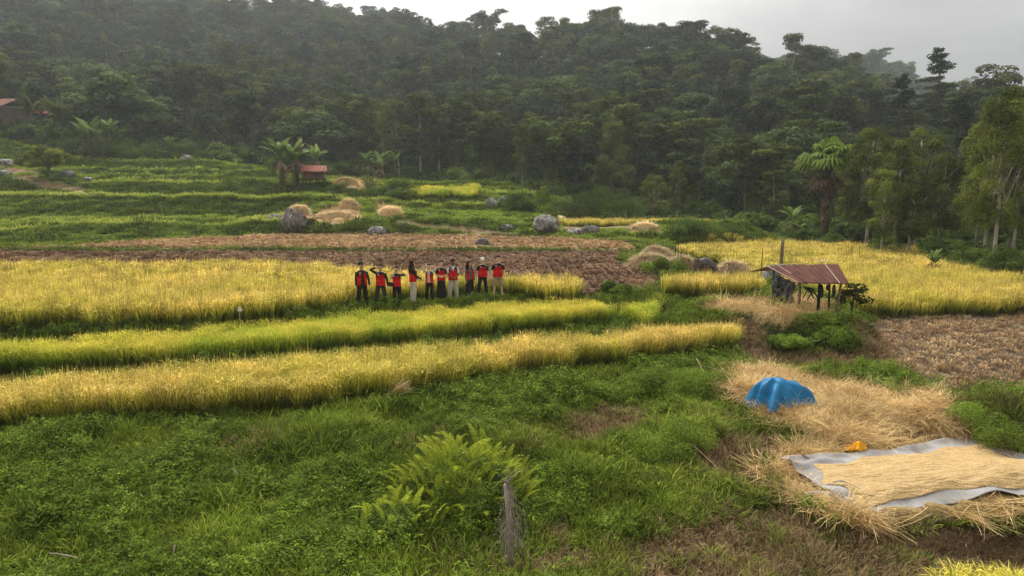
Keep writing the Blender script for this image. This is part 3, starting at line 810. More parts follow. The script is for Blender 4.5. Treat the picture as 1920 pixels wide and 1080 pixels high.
gB = [grass_proto(s, M_bank_shade, 26, .32, .44, .06) for s in range(140, 143)]
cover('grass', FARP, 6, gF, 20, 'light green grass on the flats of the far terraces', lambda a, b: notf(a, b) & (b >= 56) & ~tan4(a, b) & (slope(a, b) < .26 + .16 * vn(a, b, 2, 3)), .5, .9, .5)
cover('grass', FARP, 7, gB, 21, 'rank grass on the banks of the far terraces, darkened to paint their shade', lambda a, b: notf(a, b) & (b >= 56) & ~tanF(a, b) & (slope(a, b) >= .2 + .16 * vn(a, b, 2, 3)), .6, 1.3, .7)

# stubble
def stub_proto(seed, wide=1.0):
    v, q, c = tuft(seed, 44, .085, .13, .012 * wide, (.30, .25), (.3, .3), 2, lv=.4, tipw=.8); return mesh_np('stubble_tuft', v, q, M_stub, c)
M_stubd = foliage('damp brown stubble', [(0, (.07, .04, .028)), (.4, (.18, .115, .07)), (1, (.42, .29, .185))], var=.6, patch=(.6, .5, .46, .8), trans=.1, patch_scale=.2)
def stub_dark(seed):
    me = stub_proto(seed, 3.0); me.materials.clear(); me.materials.append(M_stubd); return me
sD = [stub_dark(s) for s in (105, 106)]
sN = [stub_proto(s) for s in (100, 101, 102)]; sF = [stub_proto(s, 3.0) for s in (103, 104)]
def stubble(name, poly, dens, protos, seed, label, s0, cond=None):
    rng = np.random.RandomState(seed); x, y = pts_in(poly, dens, rng, cond, .45); n = len(x); s = s0 * (.7 + .6 * rng.rand(n))
    scatter(name, x, y, gz(x, y) - .01, rotn(rng, n, .2), np.stack([s, s, s * (.5 + .5 * rng.rand(n))], -1), rng.randint(0, len(protos), n), protos, label, 'rice stubble')
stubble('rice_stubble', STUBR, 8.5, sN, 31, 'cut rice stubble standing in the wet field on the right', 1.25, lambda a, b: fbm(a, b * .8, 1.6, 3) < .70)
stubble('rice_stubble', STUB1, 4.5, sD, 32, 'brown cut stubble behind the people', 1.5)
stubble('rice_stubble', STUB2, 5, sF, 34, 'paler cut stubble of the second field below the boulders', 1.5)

# straw
def straw_proto(seed, n=64, Rr=.26, L_=.50, W=.0065):
    rng = np.random.RandomState(seed); a0 = rng.rand() * 2 * PI
    base = np.stack([(rng.rand(n) - .5) * 2 * Rr, (rng.rand(n) - .5) * 2 * Rr, .01 + .05 * rng.rand(n)], -1)
    v, q, c = ribbons(rng, n, base, a0 + rng.randn(n) * .7 + PI * (rng.rand(n) > .5), 1.46 + .14 * rng.randn(n), .15 + .5 * rng.randn(n), L_ * (.5 + rng.rand(n) * .8), W * (.7 + .6 * rng.rand(n)), 4, wroot=1, tipw=.5)
    return mesh_np('straw_wisp', v, q, M_straw, c)
sw = [straw_proto(s) for s in range(110, 116)]; swf = [straw_proto(s, 30, .4, .7, .022) for s in range(116, 119)]
def straw(name, poly, dens, cond, seed, label, s=1.0, tilt=.12, pr=None, lift=0):
    rng = np.random.RandomState(seed); x, y = pts_in(poly, dens, rng, cond); n = len(x)
    z = gz(x, y) + np.where(fSTRAW(x, y), (fbm(x, y, 1.2, 2) - .2) * .30, 0) + lift
    rt = rotn(rng, n, tilt); k = s * (.7 + .6 * rng.rand(n)); pr = pr or sw
    scatter(name, x, y, z, rt, np.stack([k, k, k * (.6 + .7 * rng.rand(n))], -1), rng.randint(0, len(pr), n), pr, label, 'straw')
straw('straw', [(2, 7), (16, 7), (24, 25), (2, 25)], 46, lambda a, b: fSTRAW(a, b) & ~tarp_wide(a, b) & (fbm(a, b, .7, 4) > .34), 41, 'threshed rice straw spread around the tarpaulins', 1.0, .16)
straw('straw', [(3, 18), (24, 18), (24, 32), (3, 32)], 10, fSTRAW2, 42, 'pale straw hanging over the edge under the field hut', 1.1, .3)
straw('straw', [(-60, 55), (60, 55), (60, 110), (-60, 110)], 1.6, anyof(fTAN[:4]), 43, 'straw thrown out over the far terraces', 1.2, .15, swf)

# grassy lips of the terraces; the pale tone also paints light from above
M_rim = foliage('lip grass with lit tone', [(0, (.08, .11, .02)), (.5, (.38, .46, .07)), (1, (.72, .70, .20))], var=.35, trans=.3, patch=(.6, .75, .5, .7), patch_scale=.2)
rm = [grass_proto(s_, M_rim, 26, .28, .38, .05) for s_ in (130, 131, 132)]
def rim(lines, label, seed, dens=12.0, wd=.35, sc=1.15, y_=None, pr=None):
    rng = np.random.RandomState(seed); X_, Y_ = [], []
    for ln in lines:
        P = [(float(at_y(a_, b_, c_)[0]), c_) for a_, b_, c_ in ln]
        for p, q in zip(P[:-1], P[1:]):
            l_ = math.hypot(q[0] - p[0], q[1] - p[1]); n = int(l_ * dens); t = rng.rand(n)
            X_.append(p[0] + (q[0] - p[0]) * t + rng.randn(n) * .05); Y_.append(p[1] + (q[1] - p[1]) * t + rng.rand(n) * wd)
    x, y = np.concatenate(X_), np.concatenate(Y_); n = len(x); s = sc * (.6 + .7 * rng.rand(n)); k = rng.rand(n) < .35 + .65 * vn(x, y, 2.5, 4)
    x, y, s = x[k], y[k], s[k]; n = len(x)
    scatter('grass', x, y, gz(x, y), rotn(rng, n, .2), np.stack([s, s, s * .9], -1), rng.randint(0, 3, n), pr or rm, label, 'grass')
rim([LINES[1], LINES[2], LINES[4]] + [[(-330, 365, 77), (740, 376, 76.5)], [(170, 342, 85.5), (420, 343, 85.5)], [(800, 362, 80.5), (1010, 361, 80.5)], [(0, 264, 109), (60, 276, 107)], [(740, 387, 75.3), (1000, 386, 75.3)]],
    'pale grass along the lips of the far terraces, brightened as if lit from above', 51)
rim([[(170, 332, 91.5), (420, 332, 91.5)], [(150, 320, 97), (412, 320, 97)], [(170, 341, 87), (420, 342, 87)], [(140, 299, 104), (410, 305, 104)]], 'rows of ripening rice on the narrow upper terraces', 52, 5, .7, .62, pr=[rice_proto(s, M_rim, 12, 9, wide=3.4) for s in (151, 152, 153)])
# ------------------------------------------------------------------ trees
M_leaf = foliage('forest leaves', [(0, (.026, .038, .014)), (.5, (.060, .084, .026)), (1, (.14, .18, .046))], var=.35, pvar=.9, hue=(.10, .13, .045), trans=.15, patch=(.6, .7, .75, .8), patch_scale=.035)
M_leafp = foliage('pale feathery leaves', [(0, (.055, .075, .018)), (.5, (.10, .135, .03)), (1, (.18, .215, .05))], var=.3, pvar=.6, hue=(.14, .15, .04), trans=.25)
M_leafn = foliage('light tree leaves', [(0, (.04, .06, .014)), (.5, (.10, .14, .024)), (1, (.22, .26, .045))], var=.6, hue=(.17, .18, .04), trans=.3)
M_needle = foliage('pine needles', [(0, (.018, .034, .013)), (1, (.055, .085, .026))], var=.5, trans=.1)
M_bamb = foliage('bamboo leaves', [(0, (.028, .045, .012)), (.5, (.06, .09, .018)), (1, (.13, .16, .03))], var=.5, hue=(.12, .135, .03), trans=.22)
M_bush = foliage('bush leaves', [(0, (.035, .06, .014)), (.6, (.08, .135, .024)), (1, (.16, .23, .04))], var=.6, hue=(.13, .17, .035), trans=.25)
M_citrus = foliage('yellow green tree leaves', [(0, (.13, .17, .024)), (.6, (.24, .29, .035)), (1, (.42, .44, .06))], var=.5, trans=.25)
M_ban = foliage('banana leaves', [(0, (.12, .19, .03)), (.5, (.13, .23, .045)), (1, (.28, .34, .10))], var=.4, trans=.35, rough=.4)
M_dead = foliage('dead brown fronds', [(0, (.08, .058, .042)), (1, (.20, .14, .095))], var=.6, trans=.1)
M_fan = foliage('fan palm leaves', [(0, (.06, .10, .02)), (.6, (.14, .22, .03)), (1, (.26, .32, .05))], var=.4, trans=.3, rough=.6)
M_fern = foliage('fern fronds', [(0, (.10, .13, .015)), (.5, (.30, .37, .03)), (1, (.52, .56, .07))], var=.8, trans=.35)
M_bark = plain('grey bark', (.20, .17, .14), noise=1, nscale=6, col2=(.10, .085, .07), bump=.4)
M_pale = plain('pale smooth bark', (.55, .51, .44), nscale=3, col2=(.22, .20, .17), stretch=(1, 1, .4))
M_darkb = plain('dark bark', (.09, .07, .055), nscale=5, bump=.4)

def lobes_dome(rng, k, c, r, lr, fl=.7):
    d = rng.randn(k, 3); d /= np.linalg.norm(d, axis=1)[:, None]; d[:, 2] = np.abs(d[:, 2]) * 1.1 - .35
    q = .35 + .65 * rng.rand(k) ** .5
    cen = np.array(c) + d * np.array(r) * q[:, None]
    s = lr[0] + (lr[1] - lr[0]) * rng.rand(k)
    return cen, np.stack([s, s * (.8 + .4 * rng.rand(k)), s * fl], -1)
def trunk_mb(rng, H, r0, top, limbs, lean=.3, mb=None):
    mb = mb or MB()
    x = np.cumsum(rng.randn(6) * lean * .3); y = np.cumsum(rng.randn(6) * lean * .3)
    P = [(x[i] * i / 5, y[i] * i / 5, -.5 + (H * top + .5) * i / 5) for i in range(6)]
    mb.tube(P, [r0 * (1.25 - .95 * i / 5) for i in range(6)], 7)
    for q in limbs:
        f = .35 + .55 * rng.rand(); k = int(f * 5); s = Vector(P[k]).lerp(Vector(P[k + 1]), f * 5 - k)
        e_ = Vector(q)
        mid = s.lerp(e_, .5) + Vector((0, 0, (e_ - s).length * .08))
        mb.tube([s, mid, e_], [r0 * .42, r0 * .28, r0 * .08], 5)
    return mb
def tree_proto(kind, seed, n, size):
    rng = np.random.RandomState(seed)
    if kind == 'broad':
        H = 11; cen, rad = lobes_dome(rng, 26, (0, 0, 6.6), (3.7, 3.7, 3.6), (1.0, 1.8), .78)
        tb = trunk_mb(rng, H, .22, .62, cen[:7]); bark = M_bark; lf = M_leaf
    elif kind == 'layer':
        H = 12; k = 30; z = 4.2 + 7 * rng.rand(k) ** .8; a = rng.rand(k) * 6.28; rr = (1 - ((z - 6) / 8) ** 2).clip(.25, 1) * 3.6 * np.sqrt(rng.rand(k))
        cen = np.stack([rr * np.cos(a), rr * np.sin(a), z], -1); s = .8 + .9 * rng.rand(k); rad = np.stack([s, s, s * .62], -1)
        tb = trunk_mb(rng, H, .2, .85, cen[:8]); bark = M_bark; lf = M_leaf
    elif kind == 'slim':
        H = 13; k = 30; z = H * (.34 + .64 * rng.rand(k)); a = rng.rand(k) * 6.28; rr = 1.9 * np.sin(np.clip((z / H - .25) / .8, 0, 1) * PI) ** .6 * np.sqrt(rng.rand(k))
        cen = np.stack([rr * np.cos(a), rr * np.sin(a), z], -1); s = .55 + .6 * rng.rand(k); rad = np.stack([s, s, s * .8], -1)
        tb = trunk_mb(rng, H, .13, .95, cen[:8], .25); bark = M_pale; lf = M_leafp
    elif kind == 'cone':
        H = 14; k = 46; z = H * (.12 + .86 * rng.rand(k) ** .8); a = rng.rand(k) * 6.28; rr = (1.02 - z / H) * 3.9 * np.sqrt(rng.rand(k)) + .1
        cen = np.stack([rr * np.cos(a), rr * np.sin(a), z], -1); s = .6 + .7 * (1 - z / H) + .3 * rng.rand(k); rad = np.stack([s, s, s * .8], -1)
        tb = trunk_mb(rng, H, .16, .95, cen[:6], .1); bark = M_bark; lf = M_leafp
    elif kind == 'pine':
        H = 16; cs = []; rs = []; NT_ = 15
        tb = MB(); tb.tube([(0, 0, -.5), (.1, 0, H * .5), (0, .1, H * .98)], [.26, .17, .04], 7)
        for i in range(NT_):
            z = H * (.28 + .70 * i / (NT_ - 1)); L_ = 3.4 * (1 - (i / (NT_ - .2)) ** 1.7) * (.75 + .4 * rng.rand()) + .3
            for j in range(5):
                if rng.rand() < .12: continue
                a = rng.rand() * 6.28; l = L_ * (.5 + .65 * rng.rand()); zz = z + rng.randn() * .3
                tb.tube([(0, 0, zz - .2), (l * .5 * math.cos(a), l * .5 * math.sin(a), zz), (l * math.cos(a), l * math.sin(a), zz + .15)], [.07, .05, .02], 4)
                for f in (.35, .5, .65, .8, .92, 1.05):
                    g_ = .36 * (.6 + .7 * rng.rand()); cs.append((l * f * math.cos(a) + rng.randn() * .15, l * f * math.sin(a) + rng.randn() * .15, zz + .1 + rng.randn() * .12)); rs.append((g_ * 1.1, g_ * 1.1, g_ * .5))
        cen = np.array(cs); rad = np.array(rs); bark = M_darkb; lf = M_needle
    elif kind == 'bamboo':
        H = 11; tb = MB(); cs = []; rs = []
        for i in range(15):
            a = rng.rand() * 6.28; h = H * (.75 + .35 * rng.rand()); b = 1.6 + 2.6 * rng.rand(); x0, y0 = .6 * math.cos(a), .6 * math.sin(a)
            P = []
            for q in np.linspace(0, 1, 8):
                P.append((x0 + math.cos(a) * b * q ** 2.4, y0 + math.sin(a) * b * q ** 2.4, -.3 + h * (math.sin(q * 1.75) / math.sin(1.57))))
            tb.tube(P, [.07 * (1.1 - q) for q in np.linspace(0, 1, 8)], 4)
            for q in (3, 4, 5, 6, 7):
                cs.append(np.array(P[q]) + rng.randn(3) * .2); rs.append((.85, .85, .62 if q < 7 else .45))
        cen = np.array(cs); rad = np.array(rs); bark = plain('bamboo culms %d' % seed, (.16, .17, .06)); lf = M_bamb
    elif kind == 'light':       # loose, light crowned tree near the field edge
        H = 10; k = 64; z = H * (.30 + .68 * rng.rand(k)); a = rng.rand(k) * 6.28; rr = 1.9 * np.sin(np.clip((z / H - .18) / .86, 0, 1) * PI) ** .5 * np.sqrt(rng.rand(k))
        cen = np.stack([rr * np.cos(a), rr * np.sin(a), z], -1); s = .28 + .42 * rng.rand(k); rad = np.stack([s, s, s * (.7 + .7 * rng.rand(k))], -1)
        tb = trunk_mb(rng, H, .13, .92, cen[:16], .12); bark = M_pale; lf = M_leafn
    elif kind == 'round':
        H = 4.2; cen, rad = lobes_dome(rng, 40, (0, 0, 2.3), (2.5, 2.5, 1.9), (.45, .75), .7)
        tb = trunk_mb(rng, H, .12, .5, cen[:9], .2); bark = M_bark; lf = M_citrus
    elif kind == 'sapling':
        H = 1.25; k = 26; cen, rad = lobes_dome(rng, 26, (0, 0, .78), (.36, .36, .46), (.09, .15), .8)
        tb = trunk_mb(rng, H, .03, .8, cen[:9], .04); bark = M_darkb; lf = M_leaf
    v, q, c = leaves(rng, cen, rad, n, size)
    return tb.mesh('trunk', bark, True), mesh_np('crown', v, q, lf, c)
NFAR = 4200
broad_ = [tree_proto('broad', s, NFAR, .30) for s in (1, 2, 3, 4, 5)]
layer_ = [tree_proto('layer', s, NFAR, .28) for s in (6, 7, 8)]
slim_ = [tree_proto('slim', s, 3000, .22) for s in (9, 10, 11)]
pine_ = [tree_proto('pine', s, 8000, .15) for s in (12, 13)]
bamb_ = [tree_proto('bamboo', s, 5200, .24) for s in (14, 15, 16)]
light_ = [tree_proto('light', s, 10500, .095) for s in (17, 18, 19, 20)]
cone_ = tree_proto('cone', 21, 9000, .17)
round_ = tree_proto('round', 22, 15000, .12)
sap_ = tree_proto('sapling', 23, 1500, .035)
KIND = {'broad': broad_, 'layer': layer_, 'slim': slim_, 'pine': pine_, 'bamboo': bamb_, 'light': light_, 'cone': [cone_], 'round': [round_], 'sapling': [sap_]}
HT = {'broad': 11, 'layer': 12, 'slim': 13, 'pine': 16, 'bamboo': 11, 'light': 10, 'cone': 14, 'round': 4.2, 'sapling': 1.25}
NAME = {'broad': 'broadleaf_tree', 'layer': 'broadleaf_tree', 'slim': 'slender_tree', 'pine': 'pine_tree', 'bamboo': 'bamboo_clump', 'light': 'light_tree', 'cone': 'conical_tree', 'round': 'round_tree', 'sapling': 'young_tree'}
trng = np.random.RandomState(77)
def tree(kind, p, h, label, group=None, wide=1.0, v=None, bark=None):
    ps = KIND[kind]; tr, cr_ = ps[(v if v is not None else trng.randint(len(ps))) % len(ps)]
    t_ = empty(NAME[kind], p, trng.rand() * 6.28, label, 'bamboo' if kind == 'bamboo' else 'tree', group)
    s = h / HT[kind]; t_.scale = (s * wide, s * wide, s)
    link('culms' if kind == 'bamboo' else 'trunk', tr, t_); link('crown', cr_, t_)
    return t_
def hero(kind, px, top, Y, label, width=None, v=None, group=None):
    """a tree whose top is seen at (px, top), standing at distance Y"""
    x, zt = at_y(px, top, Y); x = float(x); g = float(gz(x, Y))
    h = float(zt) - g
    return tree(kind, (x, Y, g - .1), h, label, group, width or 1.0, v)
heroes = [
    ('pine', 1765, 93, 118, 'tall lone pine with flat layered branches standing above the skyline', 1.25, 0),
    ('pine', 1692, 143, 108, 'dark pine just beside the tall skyline pine', 1.0, 1),
    ('pine', 1800, 182, 84, 'broad dark pine below the tall skyline pine', 1.35, 1),
    ('pine', 1845, 250, 66, 'lower dark pine behind the edge of the golden field', 1.5, 0),
    ('cone', 1150, 214, 100, 'pale green conical tree standing out before the dark forest', 1.0, 0),
    ('slim', 980, 232, 95, 'tall thin tree with a bare pale trunk above the large boulder', .8, 0),
    ('slim', 715, 205, 112, 'thin sparse tree rising above the banana plants in the valley', .6, 1),
    ('slim', 745, 190, 118, 'first of the pale feathery trees left of the thin bare trunk', 1.3, 2),
    ('slim', 785, 175, 119, 'tallest pale feathery tree at the valley edge', 1.4, 0),
    ('slim', 822, 205, 121, 'pale feathery tree with a straight light trunk', 1.1, 1),
    ('layer', 468, 170, 124, 'large dark layered tree above the banana clump', 1.0, 0),
    ('slim', 541, 198, 122, 'small round headed tree on a thin trunk behind the banana clump', 1.0, 2),
    ('slim', 428, 215, 124, 'slender tree on a thin trunk beside the large layered tree', .9, 0),
    ('slim', 398, 235, 122, 'shortest slender tree beside the large layered tree', .9, 1),
    ('slim', 368, 205, 128, 'leaning slender tree with a white trunk above the meadow', .9, 2),
    ('broad', 1440, 268, 96, 'domed dark tree on the slope behind the fan palm', 1.3, 1),
    ('broad', 1385, 290, 90, 'half bare domed tree beside the domed dark tree', 1.2, 3),
    ('light', 1600, 292, 67, 'light leaved tree just behind the fan palm', 1.0, 0),
    ('light', 1640, 243, 58, 'light leaved tree with a yellowish top near the fan palm', 1.05, 1),
    ('light', 1690, 262, 54, 'leaning pale trunked tree at the field edge', 1.1, 2),
    ('light', 1735, 240, 60, 'tallest light leaved tree in the thicket at the field edge', 1.2, 3),
    ('light', 1775, 290, 50, 'dense light leaved tree with low branches at the field edge', 1.15, 0),
    ('light', 1618, 300, 66, 'small light leaved tree in the gap behind the palm', 1.1, 3),
    ('light', 1665, 320, 50, 'short light leaved tree in front of the thicket', 1.1, 1),
    ('light', 1715, 330, 49, 'short bushy tree in the middle of the thicket', 1.2, 2),
    ('light', 1896, 163, 40, 'tall slender tree with a white trunk at the edge of the photo', .75, 0),
    ('light', 1873, 195, 44, 'slender tree close behind the tall white trunked tree', .8, 1),
    ('light', 1925, 230, 42, 'slender tree outermost in the row by the white trunk', .8, 2),
    ('light', 1845, 300, 47, 'low light leaved tree between the thicket and white trunk', 1.1, 3),
    ('light', 1905, 330, 45, 'low bushy tree under the tall white trunked tree', 1.3, 3),
    ('light', 1228, 330, 79, 'pale green bushy tree at the rear of the yellow strip', 1.3, 1),
    ('light', 1275, 302, 82, 'thin half bare tree beside the pale green bushy tree', .9, 2),
    ('light', 1310, 340, 80, 'loose light tree at the foot of the dark slope', 1.2, 0),
    ('round', 85, 266, 86, 'round yellow green tree on the terrace beside dark boulders', 1.0, 0),
    ('sapling', 1603, 521, 24.6, 'small dark leafy tree beside the rusty field hut', 1.15, 0),
    ('round', 1018, 344, 78, 'small round bushy tree standing at the end of the terrace', .5, 0),
]
hero_pts = []
for kd, px, top, Y_, lab, wd_, v_ in heroes:
    o = hero(kd, px, top, Y_, lab, wd_, v_); hero_pts.append((o.location.x, o.location.y))
hero_pts = np.array(hero_pts)

# the forest on the hill
rng = np.random.RandomState(123)
st_ = 7.6
a, b = np.meshgrid(np.arange(-380, 330, st_), np.arange(45, 520, st_)); a = a.ravel() + (rng.rand(a.size) - .5) * st_ * .95; b = b.ravel() + (rng.rand(b.size) - .5) * st_ * .95
m = (np.abs(a) < .80 * b + 8) & (b > base_depth(a, b) + 7)
# glades: the banana meadow at the left foot, a scrubby slope behind the palm
m &= ~((b < 118) & (a < -5) & (a > -60))
keep_far = (b < 260) | (rng.rand(len(a)) < .62)
m &= keep_far
a, b = a[m], b[m]
for hx, hy in hero_pts[:34]:
    k = np.hypot(a - hx, b - hy) > 2.6
    a, b = a[k], b[k]
# keep the sight line to the heroes on the skyline and near edge clear
def clear(px0, px1, y0, y1):
    global a, b
    px, _ = proj(a, b, gz(a, b)); k = ~((px > px0) & (px < px1) & (b > y0) & (b < y1)); a, b = a[k], b[k]
clear(1100, 1195, 75, 101); clear(1740, 1790, 60, 117); clear(1500, 1590, 45, 75); clear(950, 1010, 80, 96); clear(690, 850, 100, 119); clear(350, 570, 100, 122); clear(1040, 1330, 70, 84); clear(1770, 1830, 50, 83)
z = gz(a, b)
vis = np.ones(len(a), bool)
top = z + 10
for t in np.linspace(.25, .985, 40):
    X_, Y_ = a * t, b * t; zl = CZ + (top - CZ) * t
    forested = Y_ > base_depth(X_, Y_) + 7
    gap = np.where((1 - t) * b > 12, 1.0, 0.0)
    vis &= ~((gz(X_, Y_) + np.where(forested, 4.5, 0) > zl) & (gap > 0))
a, b, z = a[vis], b[vis], z[vis]
n = len(a)
u_ = a / b
r = rng.rand(n); big = fbm(a, b, 45, 6)
kinds = np.where(r < .42, 'broad', np.where(r < .62, 'layer', np.where(r < .76, 'slim', np.where(r < .82, 'pine', 'bamboo'))))
kinds[(big > .56) & (r > .30)] = 'bamboo'
kinds[(big < .42) & (r > .5) & (r < .9)] = 'slim'
low = b - base_depth(a, b) < 22
kinds[low & (r > .72)] = 'slim'
hts = np.array([HT[k] for k in kinds]) * (.62 + .62 * rng.rand(n)) * np.where(b > 250, 1.15, 1.0)
hts[(b < 85)] *= .8; hts[kinds == 'pine'] *= .75
order = np.argsort(b / hts + 1e4 * (np.abs(a) > .77 * b))
NIND = 262
near, rest = order[:NIND], order[NIND:]
LOOK = {'broad': 'dark broadleaf tree with a lumpy crown', 'layer': 'dark tree with flat layered foliage', 'slim': 'slender tree with a pale trunk', 'pine': 'dark pine with level branches', 'bamboo': 'arching bamboo clump'}
for i in near:
    px, py = proj(a[i], b[i], z[i]); px = float(px)
    where = ('behind the farmhouses' if px < 330 else 'behind the banana clump' if px < 660 else 'behind the pale feathery trees' if px < 900 else 'above the large boulder' if px < 1080
             else 'behind the pale conical tree' if px < 1260 else 'above the yellow strip' if px < 1460 else 'behind the fan palm' if px < 1640 else 'behind the field edge thicket')
    d = b[i] - float(base_depth(a[i], b[i]))
    how = 'at the forest foot' if d < 22 else 'low on the slope' if d < 50 else 'higher up the slope'
    lab = '%s %s %s' % (LOOK[kinds[i]], how, where)
    near_tree = (b[i] < 75) and kinds[i] in ('broad', 'layer')
    tree('light' if near_tree else kinds[i], (a[i], b[i], z[i] - .3), hts[i], lab if not near_tree else 'light leaved tree %s %s' % (how, where), ('bamboo clumps ' if kinds[i] == 'bamboo' else 'trees ') + where, 1.0 + .45 * rng.rand())
# all farther trees: one mass
pro = []; lut = {}
for kd in ('broad', 'layer', 'slim', 'pine', 'bamboo'):
    lut[kd] = []
    for tr, cr_ in KIND[kd]:
        lut[kd].append(len(pro))
        bm_ = __import__('bmesh').new(); bm_.from_mesh(tr)
        nb = len(bm_.faces); bm_.from_mesh(cr_)
        bm_.faces.ensure_lookup_table()
        for f_ in bm_.faces[nb:]: f_.material_index = 1
        # the leaf colours travel with the vertices
        me = bpy.data.meshes.new('forest_tree'); bm_.to_mesh(me); bm_.free()
        me.materials.append(tr.materials[0]); me.materials.append(cr_.materials[0])
        if 'c' not in me.attributes:
            at_ = me.attributes.new('c', 'FLOAT_COLOR', 'POINT'); src = np.zeros(len(cr_.vertices) * 4, np.float32); cr_.attributes['c'].data.foreach_get('color', src)
            at_.data.foreach_set('color', np.concatenate([np.zeros(len(tr.vertices) * 4, np.float32), src]))
        pro.append(me)
pick = np.array([lut[kinds[i]][trng.randint(len(lut[kinds[i]]))] for i in rest]); sc = np.array([hts[i] / HT[kinds[i]] for i in rest]); wsc = sc * (1.0 + .5 * trng.rand(len(rest)))
scatter('forest', a[rest], b[rest], z[rest] - .3, rotn(rng, len(rest), .05), np.stack([wsc, wsc, sc], -1), pick, pro, 'dense tropical forest covering the upper hill up to the ridge', 'forest')

# undergrowth
def bush_proto(seed, k=9, n=900, size=.12, m=None, r=(1.1, 1.1, .75)):
    rng = np.random.RandomState(seed); cen, rad = lobes_dome(rng, k, (0, 0, .45), r, (.35, .6), .75)
    v, q, c = leaves(rng, cen, rad, n, size); return mesh_np('bush_leaves', v, q, m or M_bush, c)
bsh = [bush_proto(s) for s in (1, 2, 3, 4)]
rng = np.random.RandomState(9)
a, b = np.meshgrid(np.arange(-200, 190, 2.6), np.arange(40, 240, 2.6)); a = a.ravel() + (rng.rand(a.size) - .5) * 2.5; b = b.ravel() + (rng.rand(b.size) - .5) * 2.5
d = b - base_depth(a, b)
m = (np.abs(a) < .8 * b) & (d > -1) & ((d < 60) | (rng.rand(len(a)) < .5)) & ~((d < 12) & (fbm(a, b, 9, 1) > .5) & (a < 5))
a, b = a[m], b[m]; n = len(a); s = .8 + 1.3 * rng.rand(n)
s = s * np.where(b < 62, .6, 1)
scatter('undergrowth', a, b, gz(a, b) - .1, rotn(rng, n, .1), np.stack([s * 1.2, s * 1.2, s * (.8 + .6 * rng.rand(n))], -1), rng.randint(0, 4, n), bsh, 'thick green undergrowth between the forest trees', 'undergrowth')

# bushes that stand on their own
M_stem = M_darkb
def bush(px, py, Y, s, label, sz=None, m=None, seed=1, h=1.0, n=2600, size=.075, name='bush'):
    p = place(px, py, Y); r_ = empty(name, p, 0, label, 'bush')
    rng = np.random.RandomState(seed + 300); cen, rad = lobes_dome(rng, 16, (0, 0, .42 * h), (1.0, 1.0, .8 * h), (.25, .45), .75)
    cen *= s; rad *= s
    v, q, c = leaves(rng, cen, rad, int(n * max(1, s)), size)
    link('foliage', mesh_np('foliage', v, q, m or M_bush, c), r_)
    mb = MB()
    for i in range(6): mb.tube([(0, 0, -.2), tuple(cen[i] * .5), tuple(cen[i])], [.03 * s, .02 * s, .01], 5)
    mb.obj('stem', M_stem, r_)
    return r_
bush(1085, 408, 77, 2.4, 'wide dark green bush left of the pale green bushy tree', seed=1, h=1.1)
bush(1130, 412, 76, 3.2, 'largest dark green bush beside the thin yellow strip', seed=2, h=1.05)
bush(1175, 412, 77, 2.6, 'dark green bush between the largest bush and yellow strip', seed=3)
bush(968, 393, 74, 1.7, 'green bush on the bank above the large boulder', seed=4)
bush(755, 372, 78, 1.9, 'dark bush beside the small yellow green rice patch', seed=5, h=1.1)
bush(735, 368, 79, 1.6, 'dark bush on the bank between the straw heaps', seed=6)
bush(690, 366, 80, 2.1, 'leafy bush in front of the straw by the small red hut', seed=7)
bush(640, 368, 80, 1.5, 'low bush just right of the small red roofed hut', seed=8)
bush(130, 268, 107, 2.6, 'rounded bush on the upper terrace beside the farmhouse palms', seed=9)
bush(190, 285, 106, 3.0, 'dense bush at the upper terrace edge below the banana plants', seed=10)
bush(260, 288, 108, 3.2, 'dense bush at the upper terrace edge beyond the meadow', seed=11)
bush(340, 296, 108, 2.8, 'dense bush farther along the upper terrace edge', seed=12)
bush(1265, 800, 14.3, .85, 'rounded leafy bush in the middle of the near slope', seed=13, m=M_wleaf, n=9000, size=.020, h=.75)
bush(1310, 712, 18.4, .9, 'low weedy bush in front of the nearest rice strip end', seed=14, m=M_wleaf, n=9000, size=.020, h=.5)
bush(1230, 715, 18.3, .9, 'dark weedy bush below the nearest rice strip', seed=15, m=M_wleaf, n=9000, size=.020, h=.5)
bush(1555, 440, 60, 1.6, 'bright green bush at the foot of the fan palm', seed=16, h=.7)
bush(1500, 440, 61, 1.3, 'green bush beside the lone banana plant', seed=17)
bush(1665, 462, 51, 1.5, 'reddish green bush at the edge of the golden field', seed=18)
bush(1760, 480, 47, 1.6, 'bush behind the banana plant at the golden field edge', seed=19)
bush(1830, 500, 42, 1.5, 'rounded bush near the white trunked tree', seed=20)
bush(1880, 515, 40, 1.6, 'dark bush at the foot of the white trunked tree', seed=21)
bush(1300, 435, 58, 2.3, 'dark spreading bush on the bank behind the golden field', seed=22, h=.5)
bush(1370, 436, 59, 2.0, 'second spreading bush on the bank behind the golden field', seed=23, h=.5)
bush(1150, 552, 28.6, .75, 'dark grassy bush between the broad field and small patch', seed=24, m=M_wleaf, n=4500, size=.045, h=.7)
bush(1240, 520, 35, 1.1, 'silvery green bush in front of the long straw stack', seed=25, m=M_wleaf, n=4500, size=.05, h=.7)
bush(1560, 640, 22.2, .7, 'leafy creeper bush on the cut bank under the field hut', seed=26, m=M_wleaf, n=5200, size=.04, h=.4)
bush(1480, 655, 22.0, .6, 'creeper bush on the cut bank nearer the blue cover', seed=27, m=M_wleaf, n=5200, size=.04, h=.4)
bush(1840, 800, 15.6, .8, 'tall green weeds beside the straw floor and wet field', seed=28, m=M_wleaf, n=9000, size=.020, h=.7)
bush(1905, 830, 14.8, .8, 'green weeds nearest the far corner of the grain tarpaulin', seed=29, m=M_wleaf, n=9000, size=.020, h=.7)

